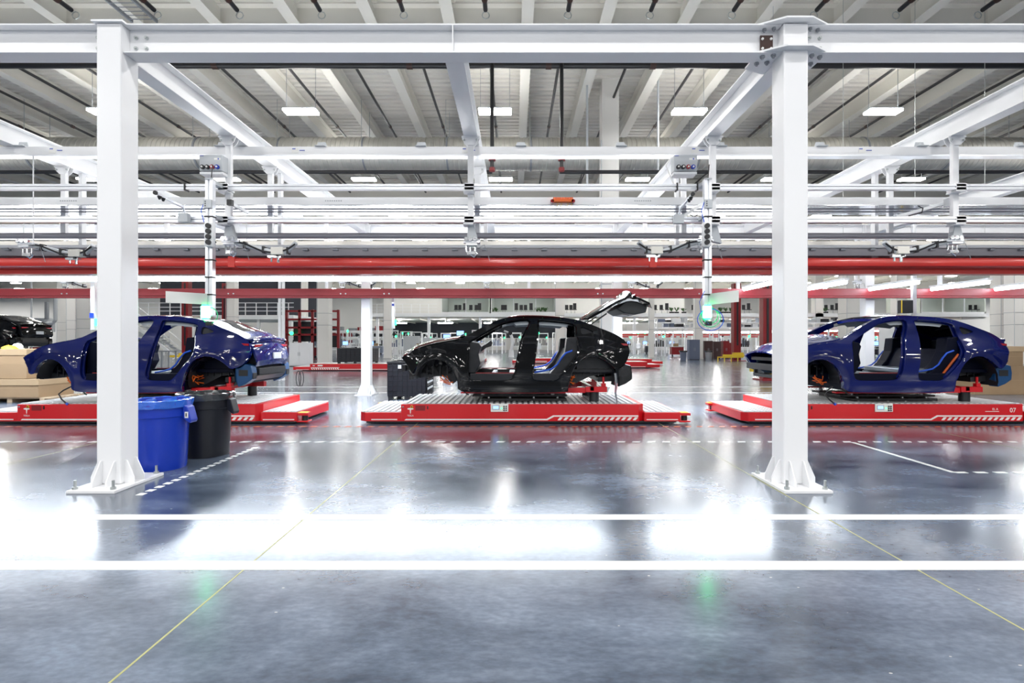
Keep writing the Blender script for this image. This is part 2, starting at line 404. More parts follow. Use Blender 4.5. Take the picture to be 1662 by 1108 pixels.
bcol(1464, 44, .8, 'white column behind the centre pillar of the right blue car')
bcol(1635, 36, .85, 'tall white column behind the tail of the right blue car')
bcol(1656, 34, .75, 'tall white column at the right edge of the picture')
bcol(374, 40, .62, 'white column behind the green beacon of the left blue car')
bcol(101, 52, 1.0, 'white wall pier above the hood of the left blue car')
bcol(136, 44, 1.2, 'broad white pier left of the front left column', depth=.6)
bcol(115, 47, .75, 'thin white pier between the two broad piers on the left')
bcol(1247 - 8, 46, .4, 'slim white column next to the red lift, left of the front right column')
bcol(1330, 60, .9, 'distant white column in the windscreen gap of the right blue car')

# ------------------------------------------------------------------ near white steel frame
CXS = (-4.18, 2.90)
def bolts(q, pts, r=.018, h=.02, ax='y', m=0):
    for p_ in pts:
        p_ = Vector(p_); dv = {'y': Vector((0, -h, 0)), 'z': Vector((0, 0, h)), '-z': Vector((0, 0, -h))}[ax]
        q.cyl(p_, p_ + dv, r, 6, m); q.cyl(p_, p_ + dv * 1.5, r * .55, 6, m)
    return q
def steel_column(X, Y, label, rich=True, zt=4.78):
    t = root('steel_column', (X, Y, 0), label, 'column')
    hw = .127
    MB().box(X - hw, X + hw, Y - hw, Y + hw, .03, zt).make('shaft', 'steel', t, bevel=.014)
    MB().box(X - .24, X + .24, Y - .36, Y + .36, 0, .03).make('base_plate', 'steel', t, bevel=.004)
    for (dx, dy_) in ((-.19, -.31), (.19, -.31), (-.19, .31), (.19, .31)):
        MB().cyl((X + dx, Y + dy_, .03), (X + dx, Y + dy_, .055), .026, 6).cyl((X + dx, Y + dy_, .05), (X + dx, Y + dy_, .12), .013, 8).make('anchor_bolt', 'bolt', t)
    for s_ in (-1, 1):
        for o_ in (-.07, .07):
            MB().prism([(X + s_ * hw, .03), (X + s_ * (hw + .10), .03), (X + s_ * (hw + .10), .09), (X + s_ * (hw + .02), .27), (X + s_ * hw, .27)], 'y', Y + o_ - .006, Y + o_ + .006).make('gusset', 'steel', t)
            MB().prism([(Y + s_ * hw, .03), (Y + s_ * (hw + .13), .03), (Y + s_ * (hw + .13), .07), (Y + s_ * (hw + .02), .27), (Y + s_ * hw, .27)], 'x', X + o_ - .006, X + o_ + .006).make('gusset', 'steel', t)
    return t
cl = steel_column(-4.18, 5.457, 'big white square steel column beside the blue and black bins')
MB().box(-4.18 - .16, -4.18 + .16, 5.30, 5.62, 4.78, 4.80).make('cap_plate', 'steel', cl)
cr_ = steel_column(2.90, 5.457, 'big white square steel column with octagonal collars, right of centre')
OCT = [(-.13, -.21), (.13, -.21), (.36, -.08), (.36, .25), (.13, .36), (-.13, .36), (-.36, .25), (-.36, -.08)]
for z0, nm in ((4.50, 'lower_collar'), (4.785, 'upper_collar')):
    MB().prism([(2.90 + a, 5.457 + c) for a, c in OCT], 'z', z0, z0 + .018).make(nm, 'steel', cr_)
bolts(MB(), [(2.9 + a, 5.457 + c, 4.50) for a, c in ((-.30, -.03), (-.20, -.06), (-.30, .10), (-.20, .08), (.30, -.03), (.20, -.06), (.28, .10))], .025, .03, '-z').make('collar_bolts', 'grey', cr_)
bolts(MB(), [(2.9 + a, 5.457 + c, 4.785) for a, c in ((-.28, -.03), (-.19, -.05), (.28, -.03), (.19, -.05))], .02, .03, '-z').make('collar_bolts', 'grey', cr_)
MB().box(2.58, 2.71, 5.428, 5.44, 4.53, 4.71).make('shim_plate', 'shim', cr_)
bolts(MB(), [(2.60, 5.428, 4.57), (2.69, 5.428, 4.57), (2.60, 5.428, 4.67), (2.69, 5.428, 4.67)], .014, .01).make('web_bolts', 'line', cr_)
for X0, X1, lb in ((-12.0, -4.31, 'white front roof-frame beam left of the left steel column'), (-4.05, 2.773, 'white front cross beam spanning between the two front columns'), (3.03, 9.9, 'white front cross beam right of the right front column')):
    t = root('cross_beam', ((X0 + X1) / 2, 5.457, 4.49), lb, 'beam')
    MB().ibeam('x', X0, X1, 5.457, 4.49, 4.79, .20, .014, .01).make('i_beam', 'steel', t)
    if X0 == -4.05:
        MB().box(-.645, -.635, 5.357, 5.45, 4.504, 4.776).make('stiffener', 'steel', t)
    bx = [X0 + .07, X0 + .18] if X0 > -5 else []
    if X0 < -5: bx = [X1 - .07]
    bolts(MB(), [(a, 5.452, z) for a in bx for z in (4.58, 4.69)], .02, .02).make('web_bolts', 'bolt', t)
BX = (-7.72, -4.18, -.64, 2.90, 6.44, 9.98)
BN = ('at the left edge', 'running back from the left front column', 'down the middle of the picture', 'running back from the right front column', 'above the right blue car', 'at the right edge')
for X, nm in zip(BX, BN):
    if X == -4.18 or X == 2.9: y0 = 5.60
    else: y0 = 5.56
    t = root('depth_beam', (X, 10, 4.49), f'white overhead beam {nm}', 'beam')
    MB().ibeam('y', y0, 14.5, X, 4.49, 4.79, .20, .016, .012).make('i_beam', 'steel', t)
    MB().box(X - .09, X + .09, y0, y0 + .012, 4.506, 4.774).make('end_plate', 'steel', t)
for X, lb in ((-4.18, 'slimmer looking pale steel column in the middle distance, left of the black crate'), (2.9, 'distant steel column of the far frame behind the black tailgate'), (9.98, 'distant steel column of the far frame behind the right blue car')):
    steel_column(X, 14.65, lb)
t = root('cross_beam', (0, 14.65, 4.49), 'far white cross beam of the overhead frame behind the rails', 'beam')
MB().ibeam('x', -15, 15, 14.65, 4.49, 4.79, .20, .016, .012).make('i_beam', 'steel', t)

# ------------------------------------------------------------------ hanger posts and rails
def clamp_head(q, X, Y):
    q.box(X - .13, X + .13, Y - .06, Y + .06, 4.47, 4.488)
    q.prism([(X - .12, 4.47), (X + .12, 4.47), (X + .10, 4.41), (X + .05, 4.36), (X - .05, 4.36), (X - .10, 4.41)], 'y', Y - .05, Y - .035)
    q.prism([(X - .12, 4.47), (X + .12, 4.47), (X + .10, 4.41), (X + .05, 4.36), (X - .05, 4.36), (X - .10, 4.41)], 'y', Y + .035, Y + .05)
    return q
PN = {-7.72: 'far left', -4.18: 'left', -.64: 'centre', 2.9: 'right', 6.44: 'far right'}
ROWD = {7.58: 'front row', 8.88: 'second row', 11.5: 'third row'}
for Y, zb in ((7.58, 2.97), (8.88, 3.30), (11.5, 3.2)):
    for X in BX[:5]:
        if Y == 7.58 and X == -7.72: continue
        t = root('hanger_post', (X, Y, zb), f'white hanger post of the {ROWD[Y]} under the {PN[X]} overhead beam', 'hanger post', 'hanger posts')
        MB().box(X - .043, X + .043, Y - .035, Y + .035, zb, 4.42).make('post', 'steel', t, bevel=.006)
        clamp_head(MB(), X, Y).make('clamp_head', 'steel', t)
        bolts(MB(), [(X + a, Y - .05, 4.43) for a in (-.09, .09)], .016, .02).make('bolts', 'bolt', t)
        if Y == 7.58:
            for zc in (3.73, 3.255):
                MB().box(X - .085, X + .06, Y - .14, Y + .04, zc - .05, zc + .05).box(X - .10, X + .05, Y - .15, Y + .03, zc - .075, zc - .055).make('rail_clamp', 'steel', t, bevel=.005)
            MB().prism([(X - .06, 2.97), (X + .12, 2.93), (X + .05, 3.2), (X - .03, 3.2)], 'y', Y - .045, Y + .045).make('foot_bracket', 'lgrey', t)
def rail(name, Y, z0, z1, label, mt='alu', dp=.08, groove=True, X0=-15, X1=16, cat='rail'):
    t = root(name, (0, Y, z0), label, cat)
    hh = z1 - z0
    q = MB()
    if groove:
        q.box(X0, X1, Y, Y + dp, z0, z0 + hh * .40).box(X0, X1, Y, Y + dp, z1 - hh * .40, z1).box(X0, X1, Y + .02, Y + dp - .01, z0 + hh * .40, z1 - hh * .40)
    else: q.box(X0, X1, Y, Y + dp, z0, z1)
    q.make('profile', mt, t, bevel=.004 if not groove else 0)
    return t
rA = rail('top_rail', 7.90, 4.345, 4.475, 'topmost wide white overhead rail crossing in front of the round duct', 'steel', .10, False)
MB().box(-15, 16, 7.88, 8.02, 4.325, 4.345).make('flange', 'alu', rA)
for i in range(-9, 10):
    x = .10 + 1.53 * i
    q = MB().box(x - .08, x + .08, 7.86, 8.0, 4.475, 4.486); q.prism([(x - .08, 4.486), (x + .08, 4.486), (x + .06, 4.56), (x - .06, 4.56)], 'y', 7.95, 7.96); bolts(q, [(x, 7.95, 4.51)], .02, .03)
    q.make('hanger_clip', 'lgrey', rA)
for x in (-1.0 + .2, -7.0 + 3.3 - 3.5 + .1, 2.75 - .35 + .3, 5.25, -2.75 - .9 + .25 + 0):
    MB().box(x, x + .10, 7.895, 7.90, 4.375, 4.45).make('label_sticker', 'paper', rA); MB().box(x + .01, x + .06, 7.893, 7.895, 4.43, 4.445).box(x + .12, x + .2, 7.893, 7.90, 4.41, 4.42).make('sticker_print', 'lab2', rA)
rB = rail('tool_rail', 7.44, 3.685, 3.765, 'grooved aluminium rail clamped high on the front hanger posts')
rE = rail('tool_rail', 7.44, 3.215, 3.295, 'grooved aluminium rail clamped low on the front hanger posts')
for x in (-4.75, -4.42, 2.33, 2.62): MB().box(x, x + .02, 7.43, 7.53, 3.67, 3.78).make('cable_tie', 'black', rB)
rC = root('soffit_beam', (0, 8.5, 3.66), 'wide white boxed rail with a shiny polished underside', 'rail')
MB().box(-15, 16, 8.2, 8.83, 3.665, 3.785).make('box_profile', 'steel', rC)
MB().box(-15, 16, 8.2, 8.83, 3.655, 3.665).make('polished_underside', 'mirror', rC)
for yy in (8.42, 8.60): MB().box(-15, 16, yy, yy + .02, 3.645, 3.655).make('seam_strip', 'greyrail', rC)
q = MB()
for x in (-3.0, 4.2, -7.2, 1.9): 
    for i in range(8): q.box(x + i * .035, x + i * .035 + .018, 8.197, 8.2, 3.72, 3.735)
q.make('slots', 'grey', rC)
rG = root('grey_pipe_rail', (0, 8.75, 3.28), 'round grey pipe rail above the red beam', 'rail')
MB().cyl((-15, 8.75, 3.285), (16, 8.75, 3.285), .05, 16).make('tube', 'greyrail', rG, smooth=True)
rH = rail('white_rail', 9.0, 3.13, 3.18, 'narrow white rail under the round grey pipe rail', 'steel', .08, False)
rI = root('grey_channel', (0, 9.3, 3.0), 'grey channel with clips directly above the upper red beam', 'rail')
MB().box(-15, 16, 9.05, 9.75, 3.115, 3.125).box(-15, 16, 9.05, 9.07, 3.0, 3.12).box(-15, 16, 9.6, 9.75, 2.99, 3.115).make('channel', 'greyrail', rI)
for i in range(-28, 32):
    x = i * .52
    MB().prism([(x - .05, 3.085), (x + .05, 3.085), (x + .03, 3.12), (x - .03, 3.12)], 'y', 9.0, 9.05).make('clip', 'grey', rI)
rJ = rail('back_rail', 11.35, 3.55, 3.70, 'cream coloured rail hung in the third row behind the polished soffit', 'cream', .12, False)
rK = rail('back_rail', 12.4, 3.95, 4.10, 'pale upper rail in the distance just under the far cross beam', 'steel', .10, False)
# red beams
rb = root('red_beam', (0, 9.1, 2.7), 'bright red upper beam crossing the whole picture above the car bodies', 'beam')
pr = [(9.02, 2.80), (9.0, 2.815), (8.99, 2.86), (9.0, 2.93), (9.02, 2.955), (9.06, 2.96), (9.14, 2.96), (9.14, 2.80)]
MB().prism(pr, 'x', -15, 16).make('front_profile', 'redbeam', rb, smooth=True)
MB().box(-15, 16, 9.2, 9.42, 2.70, 2.80).box(-15, 16, 9.14, 9.35, 2.79, 2.83).make('lower_flange', 'redbeam', rb, bevel=.008)
for x in (-4.98, 2.35, -11.9): MB().box(x, x + .12, 8.985, 9.15, 2.79, 2.98).make('joint_sleeve', 'redbeam', rb, bevel=.006)
for x in (-7.72, -4.18, -.64, 2.9, 6.44, 9.98): MB().box(x - .03, x + .03, 9.2, 9.3, 2.83, 4.49).make('hanger', 'steel', rb)
rb2 = root('red_beam', (0, 14.4, 2.7), 'darker red lower beam crossing the picture behind the car bodies', 'beam')
MB().box(-20, 26, 14.30, 14.42, 2.76, 2.96).box(-20, 26, 14.27, 14.44, 2.70, 2.745).box(-20, 26, 14.32, 14.40, 2.74, 2.77)  .make('box_profile', 'beam2', rb2, bevel=.008)
for x in (-12.5, -7.9, -4.8, -3.6, 2.3, 5.1):
    bolts(MB(), [(x, 14.30, 2.82), (x + .14, 14.30, 2.82)], .02, .02).make('bolts', 'bolt', rb2)
for x in (-11, -5.2, 0.4, 6.2, 11.8): MB().box(x - .04, x + .04, 14.32, 14.4, 2.95, 4.49).make('hanger', 'steel', rb2)
# LED line lights over the line
t = root('linear_light', (-4, 11.6, 2.9), 'long bright linear light strip glowing between the two red beams', 'light')
X = -16.0
while X < 5.7:
    X1 = min(X + 2.42, 5.8)
    MB().box(X, X1 - .01, 11.15, 12.05, 2.90, 2.91).make('diffuser', 'led', t)
    MB().box(X, X1 - .01, 11.14, 11.15, 2.90, 2.96).box(X, X1 - .01, 12.05, 12.06, 2.90, 2.96).box(X, X1 - .01, 11.15, 12.05, 2.91, 2.955).make('housing', 'white', t)
    MB().box(X + .02, X1 - .03, 11.25, 11.95, 2.956, 2.97).make('uplight_fill', 'fled', t); X += 2.42  # glowing top added to light the rails and soffit above
for x in (-11, -6, -1, 4): MB().cyl((x, 11.6, 2.95), (x, 11.6, 4.4), .01, 5).make('hanger_wire', 'bolt', t)
for i, X in enumerate((6.3, 8.0, 9.75, 11.45, 13.2, 15.0)):
    t = root('tube_light', (X, 13.2, 2.93), f'bright tube light pointing into the hall above the right blue car, {ORD[i]} from the left', 'light', 'short tube lights')
    MB().cyl((X, 12.5, 2.93), (X, 14.2, 2.93), .045, 10).make('tube', 'led', t, smooth=True)
    MB().box(X - .06, X + .06, 12.45, 14.22, 2.975, 3.03).make('housing', 'white', t)
    MB().cyl((X, 12.6, 3.0), (X, 12.6, ZD), .006, 5).make('hanger_wire', 'bolt', t)
# trolleys with festoon cables
def festoon(X, Y, Z, sgn, label, big=True):
    t = root('cable_festoon', (X, Y, Z), label, 'cable carrier')
    if X < -7 and Y < 10: MB().box(X - .006, X + .006, Y + .10, Y + .112, Z, 4.35).make('hanger', 'steel', t)
    if Y > 10: MB().box(X - .03, X + .03, Y, Y + .06, Z, 4.5).make('hanger', 'steel', t)
    MB().box(X - .10, X + .14, Y - .05, Y + .05, Z, Z + .03).box(X - .06, X + .10, Y - .08, Y + .08, Z - .04, Z - .01).make('trolley_plate', 'alu', t, bevel=.004)
    q = MB()
    for dx in (-.06, .0, .07): q.cyl((X + dx, Y - .09, Z + .05), (X + dx, Y - .06, Z + .05), .03, 10); q.cyl((X + dx, Y, Z - .02), (X + dx, Y, Z - .12), .014, 6)
    q.tube([(X + .05, Y, Z - .10), (X + .09, Y, Z - .15), (X + .05, Y, Z - .20), (X, Y, Z - .16)], .012, 6)
    q.box(X - .05, X + .08, Y - .03, Y + .03, Z - .16, Z - .12)
    split(q, 'hook_fitting', 'chrome', t)
    if big:
        pts = [(X, Y, Z + .02), (X + sgn * .2, Y + .05, Z - .03), (X + sgn * .45, Y + .1, Z - .09), (X + sgn * .65, Y + .12, Z - .14), (X + sgn * .80, Y + .12, Z - .10), (X + sgn * .92, Y + .1, Z + .02)]
        MB().tube(pts, .035, 8).make('hose_bundle', 'lgrey', t, smooth=True)
        MB().tube([Vector(p_) + Vector((0, -.04, .03 * math.sin(i * 2.2))) for i, p_ in enumerate(pts)], .013, 6).make('cable', 'dark', t, smooth=True)
        q = MB()
        for k in range(1, 5):
            p_ = Vector(pts[k]); q.box(p_.x - .012, p_.x + .012, p_.y - .05, p_.y + .05, p_.z - .05, p_.z + .05)
        split(q, 'strap', 'black', t)
        e = Vector(pts[3])
        MB().box(e.x - .09, e.x + .09, e.y - .06, e.y + .06, e.z - .02, e.z + .09).make('end_bracket', 'cream', t, bevel=.01)
        MB().cyl((e.x - .1, e.y, e.z - .04), (e.x - .1, e.y, e.z - .12), .015, 6).cyl((e.x, e.y, e.z - .02), (e.x, e.y, e.z - .13), .02, 6).box(e.x - .15, e.x + .05, e.y - .03, e.y + .03, e.z - .06, e.z - .03).make('hooks', 'chrome', t)
    MB().tube([(X + .06, Y, Z - .1), (X + .2, Y, Z - .02), (X + .28, Y, Z - .25)], .004, 5).make('wire', 'grey', t)
festoon(-4.15, 7.55, 2.94, 1, 'cable carrier with draped hoses under the left hanger post')
festoon(-.64, 7.55, 2.93, 1, 'small chrome trolley under the centre hanger post', False)
festoon(2.75, 7.55, 2.95, -1, 'cable carrier with hoses left of the right green-lit post')
festoon(6.38, 7.55, 2.95, -1, 'cable carrier with draped hoses above the right blue car')
festoon(-7.35, 7.8, 2.95, 1, 'cable carrier with draped hoses at the far left edge')
for i, (px_, Y) in enumerate(((545, 14), (788, 14.2), (1030, 14), (1335 + 75, 14), (90, 14.2))):
    x = (px_ - CX) / F * Y
    MB().box(x - .03, x + .03, 14.5, 14.56, 3.18, 4.5).make('x', 'steel', None) if 0 else festoon(x, 14.5, 3.16, 1, f'small trolley with hose above the darker red beam, {ORD[sorted([545,788,1030,1410,90]).index(px_)]} from the left', i % 2 == 0)
# ------------------------------------------------------------------ andon posts, socket boxes, arms
def andon(X, Y, sgn, label):
    zt, zb = 3.74, 1.86
    t = root('beacon_post', (X, Y, zb), label, 'signal post')
    q = MB().box(X - .05, X - .012, Y - .04, Y + .04, zb, zt).box(X + .012, X + .05, Y - .04, Y + .04, zb, zt).box(X - .02, X + .02, Y - .02, Y + .03, zb, zt)
    q.make('profile', 'alu', t)
    MB().box(X - .05, X + .05, Y - .05, Y + .05, zt, zt + .02).make('end_cap', 'lgrey', t)
    MB().cyl((X + .01, Y, zt), (X + .03, Y, zt + .22), .006, 6).make('power_lead', 'black', t)
    for z in (3.22, 3.08 - .2, 2.62, 2.38, 2.14): MB().box(X - .056, X + .056, Y - .05, Y + .05, z, z + .018).make('cable_tie', 'black', t)
    bxs = X - sgn * .04
    MB().box(bxs - .055, bxs + .055, Y - .12, Y - .045, 2.80, 3.13).make('socket_strip', 'white', t, bevel=.006)
    for k in range(4):
        MB().cyl((bxs - sgn * 0.01, Y - .12, 2.855 + k * .075), (bxs - sgn * .01, Y - .155, 2.855 + k * .075), .034, 12).make('socket', 'black', t, smooth=True)
    MB().box(X - .06, X + .05, Y - .07, Y - .04, 3.34, 3.46).make('junction_box', 'lgrey', t, bevel=.004)
    bolts(MB(), [(X - .03, Y - .07, z) for z in (3.37, 3.40, 3.43)], .008, .006).make('screws', 'dark', t)
    MB().tube([(X - .05, Y - .05, 3.45), (X - .10, Y - .05, 3.3), (X - .06, Y - .05, 3.15)], .006, 6).make('lead', 'harness', t)
    for z in (3.70, 3.23): MB().box(X - .04, X + .04, Y + .04, 7.44, z, z + .05).make('mount_bracket', 'lgrey', t)
    # angled sign board
    s_ = sgn; x0, x1 = (X + s_ * .02, X + s_ * .42)
    a, c = (Y - .06, Y - .42) if s_ < 0 else (Y - .06, Y - .55)
    x1 = X + s_ * .34 if s_ < 0 else X + s_ * .20
    vs = [(x0, a, 2.01), (x1, c, 2.01), (x1, c, 2.16), (x0, a, 2.16)]
    vs2 = [(p_[0] + .006, p_[1] + .006, p_[2]) for p_ in vs]
    MB().add(vs + vs2, [(0, 1, 2, 3), (7, 6, 5, 4), (0, 4, 5, 1), (1, 5, 6, 2), (2, 6, 7, 3), (3, 7, 4, 0)]).make('sign_board', 'paper', t)
    MB().box(X - .03 - .05, X + .03, Y - .10, Y - .04, 1.82, 1.99).make('beacon_lens', 'green', t, bevel=.01)
    MB().box(X - .055, X + .005, Y - .11, Y - .04, 1.80, 1.82).box(X - .055, X + .005, Y - .11, Y - .04, 1.99, 2.005).make('beacon_cap', 'greens', t)
    for k, (r, m2) in enumerate(((.11, 'gcable'), (.13, 'gcable'), (.15, 'harness'))):
        if s_ < 0 and k > 0: continue
        MB().tube([(X + .02 + r * math.sin(2 * math.pi * i / 18) * (1 + .1 * k), Y - .05 - .01 * k, 1.86 - .03 * k + r * math.cos(2 * math.pi * i / 18)) for i in range(19)], .006, 6).make('cable_loop', m2, t, smooth=True)
    if s_ > 0: MB().tube([(X - .05, Y - .04, 2.2), (X - .12, Y - .04, 2.05), (X - .09, Y - .04, 1.85), (X, Y - .06, 1.74)], .005, 6).make('lead', 'harness', t)
    q = MB().box(X - .04, X + .05, Y - .06, Y + .0, 1.72, 1.78); q.make('plug_cluster', 'black', t, bevel=.01)
andon(-4.23, 7.20, -1, 'aluminium post with glowing green beacon above the left blue car')
andon(2.68, 7.20, 1, 'aluminium post with glowing green beacon and looped cables right of the black car')
def sbox(px_, label):
    Y = 7.4; x = (px_ - CX) / F * Y; z0 = w(0, 277, Y).z; z1 = w(0, 251, Y).z
    t = root('socket_box', (x, Y, z0), label, 'socket box')
    MB().box(x - .165, x + .165, Y, Y + .16, z0, z1).make('case', 'lgrey', t, bevel=.008)
    MB().box(x - .165, x + .165, Y + .01, Y + .2, z0 - .045, z0 - .012).make('drip_tray', 'white', t)
    for k, mt in enumerate(('black', 'black', 'lens', 'blue')):
        xx = x - .11 + k * .07
        MB().cyl((xx, Y, z0 + .05), (xx, Y - .03, z0 + .05), .03, 12).make('socket', mt, t, smooth=True)
        MB().cyl((xx, Y - .03, z0 + .05), (xx, Y - .04, z0 + .05), .014, 10).make('socket_core', 'paper', t)
    MB().box(x + .05, x + .14, Y - .003, Y, z1 - .075, z1 - .045).make('name_plate', 'paper', t)
    MB().box(x + .10, x + .12, Y - .005, Y - .003, z1 - .07, z1 - .05).make('plate_mark', 'lab2', t)
    MB().box(x - .155, x - .10, Y - .004, Y, z1 - .02, z1 - .012).make('mark', 'lab2', t)
    return t
sbox(342, 'grey socket box with four round sockets beside the left hanger post')
t = sbox(1113, 'grey socket box with four round sockets left of the right hanger post')
MB().tube([w(1090, 255, 7.45), w(1081, 268, 7.45), w(1086, 282, 7.45), w(1096, 305, 7.45)], .008, 6).make('cord', 'paper', t, smooth=True)
def arm(p0, p1, p2, sgn, label):
    t = root('bracket_arm', p1, label, 'bracket')
    MB().tube([p0, p1], .02, 4).make('tube_arm', 'alu', t); MB().tube([p1, p2], .016, 4).make('drop_arm', 'alu', t)
    b_ = Vector(p2); MB().box(b_.x - .08, b_.x + .06, b_.y - .05, b_.y + .03, b_.z - .10, b_.z + .03).make('mount_block', 'lgrey', t, bevel=.006)
    a = Vector(p0); q = MB()
    for k in range(2): c = a + (Vector(p1) - a) * (.12 + .13 * k); q.cyl((c.x, c.y, c.z - .02), (c.x, c.y, c.z - .06), .028, 10, r2=.012)
    q.cyl(a, a + Vector((0, -.02, 0)), .028, 8); q.make('black_knobs', 'black', t)
arm(w(253, 313, 6.6), w(297, 336, 7.35), w(301, 350, 7.4), 1, 'slanted bracket arm with two black knobs, left of the left beacon post')
arm(w(1124, 315, 6.9), w(1104, 338, 7.35), w(1102, 352, 7.4), -1, 'slanted bracket arm with black knobs, left of the right socket box post')
t = root('lamp_arm', w(375, 328, 7.4), 'thin white lamp arm hanging behind the left hanger post', 'bracket')
MB().tube([w(372, 329, 7.3), w(402, 345, 8.1)], .03, 4).make('arm', 'white', t); MB().box(*[c for c in (-4.05, -3.98, 7.28, 7.34, 3.42, 3.50)]).make('clip', 'black', t)
t = root('lamp_arm', w(1125, 345, 8), 'short white lamp arm between the right socket box and the right beacon post', 'bracket')
MB().tube([w(1107, 352, 7.6), w(1138, 332, 8.0)], .03, 4).make('arm', 'white', t); MB().tube([w(1120, 348, 7.7), w(1126, 352, 7.7), w(1132, 348, 7.7)], .008, 5).make('hook', 'black', t)
t = root('lamp_arm', w(1500, 340, 8), 'slanted white trunking with looped black lead above the right blue car', 'bracket')
MB().box(6.40, 6.48, 7.58, 7.72, 3.5, 3.62).make('clip', 'white', t); MB().tube([w(1455, 352, 8.05), w(1540, 328, 7.7)], .03, 4).make('arm', 'white', t); MB().tube([w(1490, 334, 7.8), w(1498, 338, 7.8), w(1496, 345, 7.8), w(1475, 350, 7.8)], .01, 5).make('lead', 'black', t)
# orange spreader
t = root('orange_cable_comb', w(912, 328, 8.15), 'orange ribbed cable holder lying on the white boxed rail right of centre', 'cable holder')
a, c = w(896, 329, 8.15), w(930, 326, 8.15)
MB().box(a.x, c.x, 8.10, 8.19, 3.69, 3.73).make('bar', 'orange', t)
q = MB()
for i in range(12): q.cyl((a.x + .03 + i * .026, 8.14, 3.72), (a.x + .03 + i * .026, 8.14, 3.765), .012, 6)
q.make('teeth', 'orange', t)
MB().cyl((a.x, 8.1, 3.70), (a.x, 8.19, 3.70), .03, 8).cyl((c.x, 8.1, 3.70), (c.x, 8.19, 3.70), .03, 8).make('end_knobs', 'lens', t)
q = MB()
for i, s_ in enumerate((.08, .14, .24, .30)): q.tube([(a.x + s_, 8.14, 3.70), (a.x + s_ + .01, 8.12, 3.65), (a.x + s_ - .02, 8.12, 3.60)], .004, 4)
q.make('cords', 'yellow', t)

